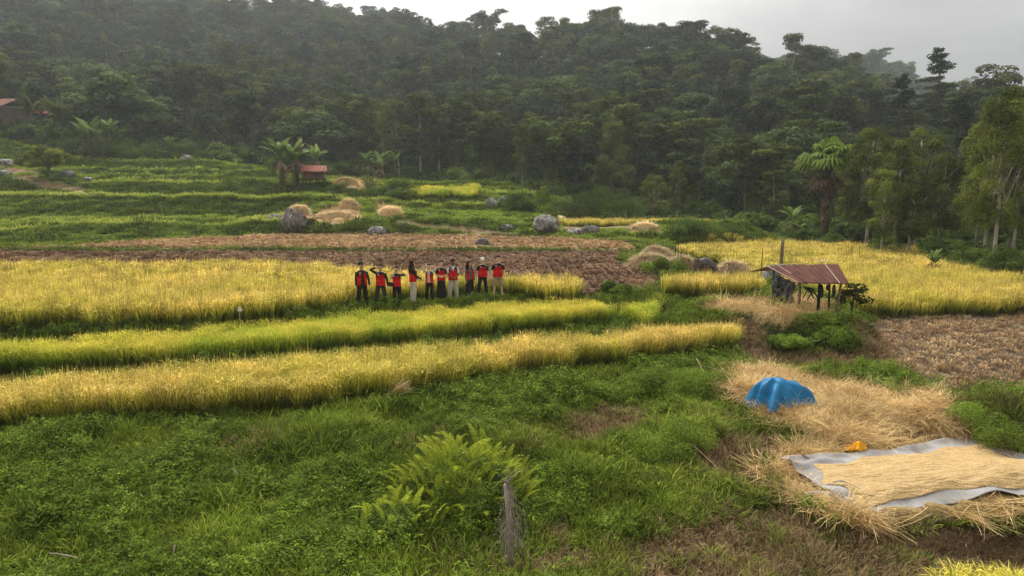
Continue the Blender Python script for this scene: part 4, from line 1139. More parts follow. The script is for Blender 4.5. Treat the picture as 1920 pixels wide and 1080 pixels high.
bush(1470, 572, 24.9, .55, 'grassy clump under the closed end of the field hut', seed=31, m=M_wleaf, n=6000, size=.022, h=.6)
# palms and bananas
def banana_leaf(rng, L_, W, az, th0, droop, base, m=None, seg=8, dead=False):
    """one arching leaf: two halves folded on the midrib, edges torn"""
    s = np.linspace(0, 1, seg * 2 + 1); th = th0 + droop * s ** 1.4; ds = L_ / (seg * 2)
    P = [np.array(base, float)]
    for i in range(seg * 2):
        t_ = (th[i] + th[i + 1]) / 2; P.append(P[-1] + np.array([math.sin(t_) * math.cos(az), math.sin(t_) * math.sin(az), math.cos(t_)]) * ds)
    P = np.array(P); side = np.array([-math.sin(az), math.cos(az), 0])
    V = []; Q = []
    prof = np.sin(np.clip((s - .12) / .88, 0, 1) ** .7 * PI) ** .6 * (s > .12)
    for sg in (-1, 1):
        for i in range(seg * 2):
            o0 = len(V); w0, w1 = prof[i] * W, prof[i + 1] * W * (1 - .25 * rng.rand())
            dz = -.25 + rng.randn() * .12
            V += [P[i], P[i + 1], P[i + 1] + sg * side * w1 + np.array([0, 0, dz * w1]), P[i] + sg * side * w0 + np.array([0, 0, dz * w0])]
            Q.append((o0, o0 + 1, o0 + 2, o0 + 3))
    V = np.array(V); C = np.zeros((len(V), 3)); C[:, 0] = rng.rand(); C[:, 1] = rng.rand()
    return V, np.array(Q), C
def banana(px, py, Y, H, label, nst=1, seed=0, spread=.8, group=None):
    rng = np.random.RandomState(seed + 40); p = place(px, py, Y)
    r_ = empty('banana_plant', p, 0, label, 'banana plant', group); ls = []; mb = MB(); dl = []
    for k in range(nst):
        x, y = (rng.rand(2) - .5) * 2 * spread * (nst > 1); h = H * (.55 + .15 * rng.rand()) * (1 if k == 0 else .7 + .3 * rng.rand())
        mb.tube([(x, y, -.2), (x + .05, y, h * .5), (x + .1 * rng.randn(), y, h)], [.16 * H / 4, .13 * H / 4, .07 * H / 4], 8)
        for j in range(8):
            ls.append(banana_leaf(rng, H * .52 * (.75 + .4 * rng.rand()), H * .085, rng.rand() * 6.28, .12 + .5 * rng.rand(), .7 + .8 * rng.rand(), (x, y, h - .05)))
        for j in range(4):
            dl.append(banana_leaf(rng, H * .35, H * .05, rng.rand() * 6.28, 1.8, 1.1, (x, y, h * (.75 + .2 * rng.rand())), dead=True))
    v, q, c = cat(ls); link('leaves', mesh_np('leaves', v, q, M_ban, c), r_)
    v, q, c = cat(dl); link('dead_leaves', mesh_np('dead_leaves', v, q, M_dead, c), r_)
    mb.obj('trunk', plain('banana stem', (.17, .16, .07), col2=(.16, .10, .05), nscale=3), r_, smooth=True)
    return r_
banana(543, 346, 84, 5.6, 'large banana clump beside the small red roofed hut', 5, 1, 1.3)
banana(597, 326, 104, 4.6, 'smaller banana plant behind the large banana clump', 2, 2, 1.0)
banana(180, 286, 108, 6.5, 'tall banana plants on the upper terrace below the forest', 3, 3, 1.2)
banana(205, 284, 110, 5.0, 'banana plant beside the tallest one on the upper terrace', 2, 4, .8)
banana(318, 300, 109, 3.4, 'short banana plant on the far edge of the meadow', 1, 5)
banana(448, 322, 98, 2.4, 'tiny banana plant on the terrace near the large clump', 1, 6)
banana(700, 334, 106, 4.0, 'banana plants in the valley behind the straw', 2, 7, 1.5)
banana(728, 334, 108, 4.4, 'banana plants next to the thin sparse tree', 3, 8, 1.2)
banana(1483, 444, 61, 3.3, 'lone banana plant with upright leaf in front of the dark slope', 1, 9)
banana(1748, 500, 39.5, 1.7, 'low banana plant with dead brown skirt in the golden field edge', 2, 10, .3)
banana(1800, 504, 41, 1.1, 'smallest banana plant near the white trunked tree', 1, 11)
banana(1365, 330, 96, 4.2, 'banana plants on the scrubby slope above the yellow strip', 2, 12, 1.2)
# tall fan palm with a skirt of dead leaves
p = place(1545, 436, 61); fp = empty('fan_palm', p, 0, 'tall fan palm with a brown skirt of dead leaves', 'palm tree')
rng = np.random.RandomState(4); TH = 7.2
MB().tube([(0, 0, -.4), (.1, 0, 2), (0, .05, 4.2), (.05, 0, TH)], [.36, .28, .24, .22], 10).obj('trunk', M_darkb, fp, smooth=True)
def fan(rng, az, th, L_, W, base, nb=15, droop=.5):
    d = np.array([math.sin(th) * math.cos(az), math.sin(th) * math.sin(az), math.cos(th)]); hub = np.array(base) + d * L_ * .45
    sd = np.array([-math.sin(az), math.cos(az), 0.]); up = np.cross(d, sd); out = []
    pet = ribbons(rng, 1, np.array([base]), np.array([az]), np.array([th]), np.array([0.]), np.array([L_ * .47]), np.array([.07]), 2, trange=(.2, .3), twist=0)
    out.append(pet)
    V = []; Q = []; C = []
    for j in range(nb):
        f = (j / (nb - 1) - .5) * 3.6; dd = d * math.cos(f) + sd * math.sin(f); l = L_ * .58 * (1 - .25 * abs(f) / 1.8)
        e1 = hub + dd * l * .6; e2 = hub + dd * l + np.array([0, 0, -l * droop]); wv = np.cross(dd, up); wv = wv / np.linalg.norm(wv) * W
        o0 = len(V); V += [hub, hub, e1 - wv, e1 + wv, e2, e2]; Q += [(o0, o0 + 1, o0 + 3, o0 + 2), (o0 + 2, o0 + 3, o0 + 5, o0 + 4)]
        cc = rng.rand(); C += [(.2, cc, 0)] * 2 + [(.5, cc, 0)] * 2 + [(.95, cc, 0)] * 2
    out.append((np.array(V), np.array(Q), np.array(C)))
    return cat(out)
fr = [fan(rng, rng.rand() * 6.28, .15 + 1.35 * rng.rand() ** .8, 3.0 * (.75 + .35 * rng.rand()), .14, (0, 0, TH - .2)) for _ in range(46)]
v, q, c = cat(fr); link('fronds', mesh_np('fronds', v, q, M_fan, c), fp)
fr = [fan(rng, rng.rand() * 6.28, 1.9 + .5 * rng.rand(), 1.9, .10, (0, 0, TH - .5 - 0.6 * rng.rand()), 10, .5) for _ in range(12)]
fr += [fan(rng, rng.rand() * 6.28, 2.8 + .2 * rng.rand(), .85, .07, (0, 0, 2.2 + 4.2 * rng.rand()), 8, .3) for _ in range(46)]
v, q, c = cat(fr); link('dead_skirt', mesh_np('dead_skirt', v, q, M_dead, c), fp)
# feather palms by the farmhouses
def feather(rng, L_, az, th0, droop, base, nl=26, ll=.75, w=.05, seg=9, vee=.5):
    s = np.linspace(0, 1, seg + 1); th = th0 + droop * s ** 1.3; P = [np.array(base, float)]
    for i in range(seg):
        t_ = (th[i] + th[i + 1]) / 2; P.append(P[-1] + np.array([math.sin(t_) * math.cos(az), math.sin(t_) * math.sin(az), math.cos(t_)]) * L_ / seg)
    P = np.array(P); sd = np.array([-math.sin(az), math.cos(az), 0.]); V = []; Q = []; C = []; c0 = rng.rand()
    for i in range(seg):
        o0 = len(V); V += [P[i] - sd * w * .5, P[i] + sd * w * .5, P[i + 1] + sd * w * .4, P[i + 1] - sd * w * .4]; Q.append((o0, o0 + 1, o0 + 2, o0 + 3)); C += [(.3, c0, 0)] * 4
    for j in range(nl):
        f = .08 + .9 * j / nl; k = min(int(f * seg), seg - 1); p_ = P[k] + (P[k + 1] - P[k]) * (f * seg - k); d = P[k + 1] - P[k]; d /= np.linalg.norm(d)
        up = np.cross(d, sd)
        l = ll * math.sin(min(1, (1 - f) * 1.25 + .12) * PI / 2) * (1 if f > .25 else f * 4)
        for sg in (-1, 1):
            dd = d * .5 + sd * sg * .9 - up * 0 + np.array([0, 0, vee * .4 - .25 + rng.randn() * .08]); dd /= np.linalg.norm(dd); ww = np.cross(dd, np.cross(sd, d)); ww = d * w
            o0 = len(V); e_ = p_ + dd * l; V += [p_ - ww, p_ + ww, e_ + ww * .3 + np.array([0, 0, -l * .12]), e_ - ww * .3 + np.array([0, 0, -l * .12])]; Q.append((o0, o0 + 1, o0 + 2, o0 + 3)); cc = c0 * .5 + rng.rand() * .5; C += [(.35, cc, 0)] * 2 + [(.9, cc, 0)] * 2
    return np.array(V), np.array(Q), np.array(C)
def palm(px, py, Y, H, L_, label, seed):
    rng = np.random.RandomState(seed); r_ = empty('feather_palm', place(px, py, Y), 0, label, 'palm tree')
    MB().tube([(0, 0, -.3), (.1, 0, H * .5), (0, 0, H)], [.28, .24, .2], 8).obj('trunk', M_bark, r_, smooth=True)
    v, q, c = cat([feather(rng, L_ * (.8 + .3 * rng.rand()), rng.rand() * 6.28, .1 + .8 * rng.rand(), .5 + .9 * rng.rand(), (0, 0, H - .1), 22, L_ * .22, .09) for _ in range(20)])
    link('fronds', mesh_np('fronds', v, q, M_leafp, c), r_)
palm(118, 268, 112, 3.0, 4.6, 'big feathery palm between the farmhouse and the banana plants', 3)
palm(62, 262, 114, 3.6, 3.6, 'feathery palm right beside the dark farmhouse', 4)
palm(1010, 385, 88, 1.0, 2.0, 'small palm at the foot of the tall thin tree', 5)
# fern mound in the near slope
def fern(px, py, Y, n, L_, spread, label, seed, hh=.9):
    rng = np.random.RandomState(seed); r_ = empty('fern_bush', place(px, py, Y), 0, label, 'fern'); parts = []
    for i in range(n):
        a_ = rng.rand() * 6.28; rr = spread * math.sqrt(rng.rand()); bx, by = rr * math.cos(a_) * 1.15, rr * math.sin(a_) * .8
        parts.append(feather(rng, L_ * (.5 + .7 * rng.rand()), a_ + rng.randn() * .9, .05 + .45 * rng.rand(), .8 + .7 * rng.rand(), (bx, by, hh * (1 - (rr / spread) ** 2) * (.45 + .5 * rng.rand())), 18, .085, .009, 8, .9))
    n_ = n * 2; a_ = rng.rand(n_) * 6.28; rr = spread * np.sqrt(rng.rand(n_)); ba = np.stack([rr * np.cos(a_) * 1.15, rr * np.sin(a_) * .8, hh * (1 - (rr / spread) ** 2) * (.3 + .6 * rng.rand(n_))], -1)
    parts.append(ribbons(rng, n_, ba, rng.rand(n_) * 6.28, .2 + .4 * rng.rand(n_), .5 + .8 * rng.rand(n_), .30 * (.5 + rng.rand(n_)), np.full(n_, .010), 3))
    v, q, c = cat(parts); link('fronds', mesh_np('fronds', v, q, M_fern, c), r_)
    cen, rad = lobes_dome(rng, 22, (0, 0, hh * .3), (spread * .95, spread * .75, hh * .62), (.16, .3), .7)
    v, q, c = leaves(rng, cen, rad, 9000, .024); link('undergrowth_leaves', mesh_np('undergrowth_leaves', v, q, M_bush, c), r_)
    mb = MB()
    for i in range(8): mb.tube([(0, 0, -.1), tuple(cen[i] * .6), tuple(cen[i])], [.012, .009, .005], 5)
    mb.obj('stems', M_darkb, r_)
fern(865, 925, 12.1, 170, .62, 1.12, 'large mound of bright yellow green ferns on the near slope', 1, 1.15)
fern(745, 985, 11.2, 26, .6, .6, 'lower spray of ferns in front of the large fern mound', 2, .45)
# ------------------------------------------------------------------ stones, heaps, huts, covers
import bmesh
def rock_mat(name, a_, b_, c_):
    m = mat(name); t = m.node_tree; K = t.links.new
    o = N(t, 'ShaderNodeOutputMaterial'); b = N(t, 'ShaderNodeBsdfPrincipled'); K(b.outputs[0], o.inputs[0]); b.inputs['Roughness'].default_value = .85
    tcn = N(t, 'ShaderNodeTexCoord'); mpn = N(t, 'ShaderNodeMapping'); mpn.inputs['Rotation'].default_value = (.4, .5, 0); mpn.inputs['Scale'].default_value = (1.8, 1, 1); K(tcn.outputs['Object'], mpn.inputs[0])
    n1 = N(t, 'ShaderNodeTexNoise'); n1.inputs['Scale'].default_value = 1.6; n1.inputs['Detail'].default_value = 8; n1.inputs['Roughness'].default_value = .7; K(mpn.outputs[0], n1.inputs['Vector'])
    r = N(t, 'ShaderNodeValToRGB'); r.color_ramp.elements[0].position = .38; r.color_ramp.elements[0].color = (*a_, 1); r.color_ramp.elements[1].position = .66; r.color_ramp.elements[1].color = (*c_, 1)
    q = r.color_ramp.elements.new(.52); q.color = (*b_, 1); K(n1.outputs[0], r.inputs[0]); K(r.outputs[0], b.inputs['Base Color'])
    bp = N(t, 'ShaderNodeBump'); bp.inputs['Strength'].default_value = .8; bp.inputs['Distance'].default_value = .1; K(n1.outputs[0], bp.inputs['Height']); K(bp.outputs[0], b.inputs['Normal'])
    return m
M_rock = rock_mat('lichened granite', (.065, .06, .055), (.19, .18, .17), (.50, .49, .46))
M_rockd = rock_mat('dark boulder', (.04, .038, .035), (.11, .105, .10), (.26, .25, .24))
def rock(px, py, Y, w_, h, d_, seed, label, m=None, sink=.22):
    p = place(px, py, Y) if Y else hit(px, py)
    bm = bmesh.new(); bmesh.ops.create_icosphere(bm, subdivisions=4, radius=1)
    rng = np.random.RandomState(seed); o = rng.rand(3) * 50
    V = np.array([v.co[:] for v in bm.verts]); pl = rng.randn(7, 3); pl /= np.linalg.norm(pl, axis=1)[:, None]
    for k in pl:                       # broken faces
        dd = V @ k; lim = .72 + .2 * rng.rand(); V = V - np.clip(dd - lim, 0, None)[:, None] * k * .9
    nn = fbm(V[:, 0] + o[0] + V[:, 2] * .7, V[:, 1] + o[1] + V[:, 2] * .5, .7, 1) - .5
    V = V * (1 + nn[:, None] * .38)
    V = V * np.array([w_ / 2, d_ / 2, h / 2 * 1.15]) + np.array([0, 0, h * (.5 - sink)])
    for v, c in zip(bm.verts, V): v.co = c
    me = bpy.data.meshes.new('boulder'); bm.to_mesh(me); bm.free(); me.materials.append(m or M_rock)
    me.polygons.foreach_set('use_smooth', [True] * len(me.polygons))
    return tag(link('boulder', me, None, p, rng.rand() * .5), label, 'boulder')
rock(1023, 441, 60.3, 2.35, 1.5, 1.8, 1, 'largest grey streaked boulder at the end of the brown field', sink=.08)
rock(551, 434, 63.2, 2.2, 2.2, 1.8, 2, 'big dark boulder with straw on its top at the bank')
rock(517, 415, 66, 1.3, .8, 1.0, 3, 'small grey boulder just beside the straw topped one')
rock(708, 441, 61.8, 1.75, 1.0, 1.2, 4, 'pale grey boulder at the foot of the bank below the straw')
rock(905, 462, None, 1.0, .75, .8, 5, 'small pointed stone lying in the brown stubble field', M_rockd)
rock(1078, 442, 59.5, 1.5, .7, 1.0, 6, 'low flat rock beside the largest boulder', M_rock)
rock(1108, 440, 60, 2.1, .9, 1.1, 7, 'long flat dark rock right of the low flat one', M_rockd)
rock(922, 390, 74.5, 1.3, 1.2, 1.0, 8, 'grey rock in the bank beside the small rice patch')
rock(943, 388, 75.5, 1.0, .9, .8, 9, 'smaller rock in the bank just behind the small rice patch', M_rockd)
rock(950, 426, 63, 1.3, .7, .9, 10, 'brown rock on the slope left of the largest boulder', M_rockd)
rock(1390, 494, 45, 1.1, .9, .9, 11, 'grey rock standing in the rice behind the straw stack', M_rock)
rock(1460, 503, 36, 1.9, 1.5, 1.2, 12, 'mottled grey boulder showing above the hut roof at the wooden post', M_rock)
rock(126, 332, 86.5, 2.0, 1.5, 1.4, 13, 'dark boulder beside the round yellow green tree', M_rockd)
rock(146, 362, 80, 2.0, .9, 1.2, 14, 'flat boulder in the bank below the round tree', M_rock)
rock(163, 331, 88, 1.3, .7, .9, 15, 'pale flat stone on the terrace right of the dark boulder')
rock(8, 306, 92, 2.4, 1.4, 1.6, 16, 'boulder on the upper bank at the edge of the photo')
rock(4, 330, 87, 2.4, 1.2, 1.6, 17, 'lower boulder on the bank at the edge of the photo', M_rockd)
rock(1595, 490, 42, 1.2, .5, .8, 18, 'low pale stone in the golden field near the white cloth')
rock(350, 298, 104, 1.8, .9, 1.2, 19, 'grey stone on the far edge of the upper terrace')

M_heap = plain('packed straw', (.78, .60, .36), nscale=14, col2=(.55, .39, .20), bump=.8, stretch=(1, 1, 3))
M_pstraw = foliage('sun bleached straw', [(0, (.62, .46, .25)), (1, (.95, .78, .52))], var=.5, trans=.1)
M_heapb = plain('brown packed straw', (.50, .33, .18), nscale=12, col2=(.30, .19, .10), bump=.8)
M_redsoil = plain('dug red soil', (.26, .12, .06), nscale=8, col2=(.16, .075, .04), bump=.6)
def heap(p, w_, d_, h, label, seed, m=None, wisp=None, cat_='straw heap', name='straw_heap', rz=0, wl=.35, ww=.012, pw=4.0):
    rng = np.random.RandomState(seed); r_ = empty(name, p, rz, label, cat_)
    k1, k2 = 40, 14; th = np.linspace(0, 2 * PI, k1, endpoint=False); V = []; 
    for i in range(k2 + 1):
        rr = i / k2
        for t_ in th:
            wob = 1 + .12 * math.sin(3 * t_ + seed) + .08 * math.sin(5 * t_ + seed * 2)
            x_, y_ = w_ / 2 * rr * wob * math.cos(t_), d_ / 2 * rr * wob * math.sin(t_)
            z_ = h * (1 - rr ** pw) * (.55 + .75 * float(fbm(x_ + seed * 9, y_, w_ / 3, 2, 2))) - .1
            if i == k2: z_ = -.25
            V.append((x_, y_, z_ + .10 * float(vn(x_ + 50, y_ + seed, .22, 1)) * (1 - rr ** 6)))
    Q = [(i * k1 + j, i * k1 + (j + 1) % k1, (i + 1) * k1 + (j + 1) % k1, (i + 1) * k1 + j) for i in range(k2) for j in range(k1)]
    V = np.array(V); link('body', mesh_np('body', V, np.array(Q)[:, ::-1], m or M_heap, None, True), r_)
    if wisp is not False:
        n = int(2600 * min(2, w_)); pick_ = rng.randint(k1, len(V) - k1, n); b_ = V[pick_] + rng.randn(n, 3) * np.array([w_ / 24, d_ / 24, .04])
        v, q, c = ribbons(rng, n, b_, rng.rand(n) * 6.28, 1.45 + .35 * rng.randn(n), .5 + .4 * rng.randn(n), wl * (.5 + rng.rand(n)), np.full(n, ww), 3, wroot=1, tipw=.5)
        link('loose_straw', mesh_np('loose_straw', v, q, wisp or M_pstraw, c), r_)
    return r_
heap(place(1224, 503, z=1.5), 3.2, 1.2, .72, 'long pale straw stack beside the brown field', 1, wl=.3, ww=.02)
heap(place(1232, 480, 44), 2.4, 1.4, .9, 'rear straw stack behind the long pale one', 2, wl=.3, ww=.02)
heap(place(1280, 508, z=1.3), 1.0, 1.6, .95, 'brownish straw stack between the thin poles', 3, M_heapb, wl=.3, ww=.02)
heap(place(1374, 521, z=.9), 1.8, 1.2, 1.0, 'straw stack right beside the dark covered stack', 4, wl=.3, ww=.02)
hp = heap(place(1318, 520, z=.9), 1.9, 1.2, .95, 'brown stack covered with dark plastic sheeting', 5, M_heapb, M_dry, wl=.2, ww=.02, cat_='covered stack', name='covered_stack')
M_black = plain('dark plastic sheet', (.055, .055, .06), rough=.35, nscale=5, col2=(.02, .02, .022), bump=.5, spec=.5)
def drape(name, parent, w_, d_, H, m, seed, edge=.25, folds=9, amp=.05, loc=None, rz=0, pw=2.2, z0=0, th=.012, squ=1.0, tails=()):
    k1, k2 = 96, 26; V = []
    for i in range(k2 + 1):
        rr = i / k2
        for j in range(k1):
            t_ = 2 * PI * j / k1
            f = math.sin(folds * t_ + seed) * .6 + math.sin((folds * 2 + 1) * t_ + 2 * seed) * .3 + .5 * math.sin(3 * t_ + seed)
            R_ = 1 + .08 * math.sin(3 * t_ + seed) + .05 * math.sin(7 * t_)
            for (ta, tl, tw) in tails:
                da = (t_ - ta + PI) % (2 * PI) - PI; R_ += tl * math.exp(-(da / tw) ** 2)
            x_, y_ = w_ / 2 * rr * R_ * math.cos(t_), d_ / 2 * rr * R_ * math.sin(t_)
            z_ = z0 + (H - edge) * (1 - rr ** pw) * (.9 + .2 * float(vn(x_ + seed, y_, w_ / 3, 3))) + edge * (1 - max(0, rr - .1) / .9) + f * amp * rr ** 1.5
            x_ += math.cos(t_) * f * amp * rr; y_ += math.sin(t_) * f * amp * rr
            V.append((x_, y_, z_))
    Q = [(i * k1 + j, (i + 1) * k1 + j, (i + 1) * k1 + (j + 1) % k1, i * k1 + (j + 1) % k1) for i in range(k2) for j in range(k1)]
    me = mesh_np(name, np.array(V), np.array(Q), m, None, True)
    o = link(name, me, parent, loc, rz)
    s_ = o.modifiers.new('thickness', 'SOLIDIFY'); s_.thickness = th
    return o
drape('plastic_cover', hp, 2.0, 1.25, 1.12, M_black, 3, .3, 8, .035, z0=.02)
heap(place(628, 412, 66.5), 3.6, 1.8, .45, 'sprawling pale straw heap next to the straw topped boulder', 6, wl=.35, ww=.025)
heap(place(655, 392, 70), 1.8, 1.6, .75, 'upper pale straw heap on the bank below the red hut', 7, wl=.35, ww=.025)
heap(place(733, 406, 68), 2.4, 1.8, .7, 'pale straw heap on the bank beside the dark bush', 8, wl=.35, ww=.025)
heap(Vector((float(at_y(560, 405, 63.3)[0]), 63.6, float(gz(float(at_y(560, 405, 63.3)[0]), 63.6)) + 1.2)), 1.7, 1.5, .55, 'cap of straw lying on the big dark boulder', 9, wl=.4, ww=.03)
heap(place(650, 350, 87), 3.0, 1.6, .6, 'golden straw heap to the right of the small red hut', 10, wl=.35, ww=.03)
heap(place(552, 371, 80.5), 3.4, 1.2, .55, 'heap of dug red soil below the large banana clump', 11, M_redsoil, False, 'soil heap', 'soil_heap')
heap(place(1208, 437, 60.5), 2.0, 1.0, .3, 'low pale straw heap on the bund beyond the brown field', 13, wl=.4, ww=.03)
heap(place(1052, 404, 74), 1.3, 1.6, .7, 'small pale earth slip at the end of the terrace', 14, M_heap, False, 'bare earth', 'earth_slip')

# ---- rusty field hut on the knoll
M_rust = plain('rusty corrugated iron', (.14, .06, .042), rough=.9, nscale=2.2, col2=(.075, .03, .024), spec=.15, bump=.1, stretch=(3, .6, .6))
M_rustg = plain('grey weathered iron', (.32, .28, .26), rough=.5, nscale=3, col2=(.18, .10, .075))
M_wood = plain('weathered timber', (.30, .22, .14), nscale=6, col2=(.14, .10, .065), stretch=(4, 4, .6), bump=.4)
M_woodd = plain('dark timber', (.055, .042, .035), nscale=6, col2=(.03, .024, .02))
M_batten = plain('pale batten', (.56, .44, .38), nscale=6)
M_clutter = plain('patched dark sacking', (.13, .13, .14), nscale=9, col2=(.02, .02, .022), bump=.6)
hc = place(1525, 565, 24.8); hc.z = 1.6
hut = empty('field_hut', hc, 0, 'rusty roofed open field hut on the knoll beside the golden field', 'hut')
def hw(px, py, Y):                     # point of the hut in its own coordinates
    x, z = at_y(px, py, Y); return np.array([float(x), Y, float(z)]) - np.array(hc)
def corr(name, A, B, C_, D, m, n=60, k=10, amp=.010, per=.16, parent=None, th=.006):
    """corrugated sheet: A-B along the ridge, D-C along the eave"""
    A, B, C_, D = map(np.asarray, (A, B, C_, D)); L1 = np.linalg.norm(B - A); n = max(8, int(L1 / per * 6)); V = []
    nr_ = np.cross(B - A, D - A); nr_ = nr_ / np.linalg.norm(nr_) * (1 if nr_[2] > 0 else -1); nr_ = nr_ if nr_[2] > 0 else -nr_
    for i in range(k + 1):
        for j in range(n + 1):
            u, v = j / n, i / k; P = (A * (1 - u) + B * u) * (1 - v) + (D * (1 - u) + C_ * u) * v
            V.append(P + nr_ * (amp * math.sin(u * L1 / per * 2 * PI) + .03 * math.sin(u * 7) * v * L1 / 3))
    Q = [(i * (n + 1) + j, i * (n + 1) + j + 1, (i + 1) * (n + 1) + j + 1, (i + 1) * (n + 1) + j) for i in range(k) for j in range(n)]
    o = link(name, mesh_np(name, np.array(V), np.array(Q), m, None, True), parent); s_ = o.modifiers.new('t', 'SOLIDIFY'); s_.thickness = th
    return o
rl, rr_ = hw(1436, 500, 26.2), hw(1570, 494.5, 25.6); el, er = hw(1496, 532, 24.0), hw(1592, 533, 23.9)
cuts = [0, .2, .42, .62, .82, 1.0]
for i in range(5):
    u0, u1 = cuts[i] - (.01 if i else 0), cuts[i + 1] + .005
    up_ = np.array([0, 0, .006 * (i % 2)])
    short = [(-.0, .0), (0, 0), (.0, .03), (.02, 0), (0, .02)][i]
    corr('roof_sheet', rl * (1 - u0) + rr_ * u0 + up_, rl * (1 - u1) + rr_ * u1 + up_, (el * (1 - u1) + er * u1) + up_ + np.array([0, -short[1], -short[1] * .3]), (el * (1 - u0) + er * u0) + up_ + np.array([0, -short[0], -short[0] * .3]), M_rust, parent=hut)
bl, br = rl + np.array([-.25, 1.1, -.34]), rr_ + np.array([-.1, 1.1, -.36])
corr('roof_sheet', rl + np.array([0, .02, -.01]), rr_ + np.array([0, .02, -.01]), br, bl, M_rustg, parent=hut)
def batten(a_, b_, r=.015, lift=.04):
    a_ = a_ + np.array([0, 0, lift]); b_ = b_ + np.array([0, 0, lift]); MB().tube([tuple(a_), tuple((a_ + b_) / 2), tuple(b_)], r, 4).obj('roof_batten', M_batten, hut)
for u in (.005, .16, .82): batten(rl * (1 - u) + rr_ * u, el * (1 - u) + er * u if u != .16 else (el * (1 - u) + er * u) * .5 + (rl * (1 - u) + rr_ * u) * .5)
batten(rl, rl * .45 + rr_ * .55, .024)
def post(a_, b_, r, m=M_wood):
    MB().tube([tuple(a_), tuple((np.array(a_) + b_) / 2 + .01), tuple(b_)], [r, r * .95, r * .9], 8).obj('post', m, hut, smooth=True)
def dn(v, z=-.35): return np.array([v[0], v[1], z])
post(hw(1566, 592, 24.1) + np.array([0, 0, -.2]), hw(1577, 531, 24.1), .05)
post(dn(hw(1535, 560, 24.3)), hw(1537, 530, 24.3), .06, M_woodd)
post(dn(hw(1497, 560, 24.2)), hw(1499, 530, 24.2), .045)
post(dn(hw(1452, 540, 26.0)), hw(1451, 505, 26.0), .05, M_woodd)
post(dn(hw(1555, 560, 26.4)), hw(1556, 508, 26.4), .045, M_woodd)
post(dn(hw(1500, 560, 26.6)), hw(1500, 508, 26.6), .045, M_woodd)
# stored sacks and sheets closing the left end
a0, a1 = hw(1451, 512, 25.8), hw(1490, 528, 24.5)
mb = MB(); n_ = 14; V = []; 
for i in range(n_ + 1):
    for j in range(9):
        u = i / n_; P = a0 * (1 - u) + a1 * u; zt = P[2] - .02; P = P + np.array([.05 * math.sin(u * 19 + j), .05 * math.cos(u * 23 + j * 1.7), 0]); P[2] = zt * (1 - j / 8) + (.25) * (j / 8); V.append(P)
Q = [(i * 9 + j, (i + 1) * 9 + j, (i + 1) * 9 + j + 1, i * 9 + j + 1) for i in range(n_) for j in range(8)]
o = link('side_cover', mesh_np('side_cover', np.array(V), np.array(Q), M_clutter, None, True), hut); o.modifiers.new('t', 'SOLIDIFY').thickness = .02
for k_, (px, py, Y_, l_) in enumerate([(1541, 534, 24.35, .45), (1564, 534, 24.2, .42), (1552, 534, 24.6, .2), (1461, 515, 25.3, .5)]):
    q = hw(px, py, Y_); mb = MB(); mb.loft([(q[0], q[1], q[2] - l_, .05, .02), (q[0] + .01, q[1], q[2] - l_ * .6, .07, .025), (q[0], q[1], q[2] - l_ * .2, .06, .02), (q[0], q[1], q[2], .03, .015)], 10)
    tag(mb.obj('hanging_cloth', M_clutter if k_ else M_black, None, hc, smooth=True), ['dark cloth hanging from the hut eave beside the middle post', 'grey cloth hanging from the hut eave at the end post', 'short rag hanging under the middle of the hut roof', 'pale rag hanging at the closed end of the hut'][k_], 'cloth')
q = hw(1520, 556, 24.6); sh = empty('saw_horse', Vector(q) + hc, 0, 'dark trestle standing under the roof of the field hut', 'trestle')
MB().box((0, 0, .28), (.05, .5, .05)).obj('beam', M_woodd, sh)
MB().box((-.09, 0, .24), (.30, .42, .025), ry=.75 + PI, mi=0).obj('board', M_woodd, sh)
for sx in (-1, 1):
    for sy in (-1, 1): MB().tube([(sx * .2, sy * .2, -.1), (0, sy * .2, .29)], .02, 6).obj('leg', M_woodd, sh)

# ---- small red roofed hut on the far terrace
M_redroof = plain('rusty red roof', (.34, .085, .05), rough=.6, nscale=2.5, col2=(.20, .06, .045), stretch=(4, .6, 1))
M_boards = plain('grey brown boards', (.20, .14, .10), nscale=5, col2=(.10, .07, .05), stretch=(5, 5, .5))
p = place(590, 348, 85); bh = empty('small_hut', p, .12, 'small red roofed wooden hut on stilts beside the banana clump', 'hut')
for sx in (-1.2, -.4, .4, 1.2):
    for sy in (-.8, .8): MB().box((sx, sy, .2), (.1, .1, .9)).obj('stilt', M_woodd, bh)
MB().box((0, 0, .55), (2.7, 1.9, .1)).obj('floor_deck', M_woodd, bh)
mb = MB(); mb.box((0, -.8, .85), (2.5, .06, .5)); mb.box((0, .8, 1.0), (2.5, .06, .8)); mb.box((1.22, 0, 1.0), (.06, 1.54, .8)); mb.box((-1.22, 0, 1.0), (.06, 1.54, .8)); mb.obj('wall', M_boards, bh)
for sx in (-1.2, 0, 1.2): MB().box((sx, -.86, 1.15), (.08, .05, .95)).obj('corner_post', M_wood, bh)
MB().box((-.55, -.87, 1.15), (.7, .03, .22)).obj('orange_cloth', plain('orange cloth', (.62, .10, .03)), bh)
corr('roof', (-1.65, .1, 2.2), (1.5, .1, 2.2), (1.75, -1.35, 1.45), (-1.4, -1.35, 1.45), M_redroof, parent=bh, per=.2, amp=.03, th=.02)
corr('roof', (-1.65, .12, 2.19), (1.5, .12, 2.19), (1.6, 1.4, 1.45), (-1.5, 1.4, 1.45), M_redroof, parent=bh, per=.2, amp=.03, th=.02)
mb = MB(); mb.add([(-1.3, -1.0, 1.42), (-1.3, 1.1, 1.42), (-1.3, .1, 2.12), (-1.26, -1.0, 1.42), (-1.26, 1.1, 1.42), (-1.26, .1, 2.12)], [(0, 1, 2), (3, 5, 4), (0, 3, 4, 1), (1, 4, 5, 2), (2, 5, 3, 0)]); mb.obj('gable', M_woodd, bh)
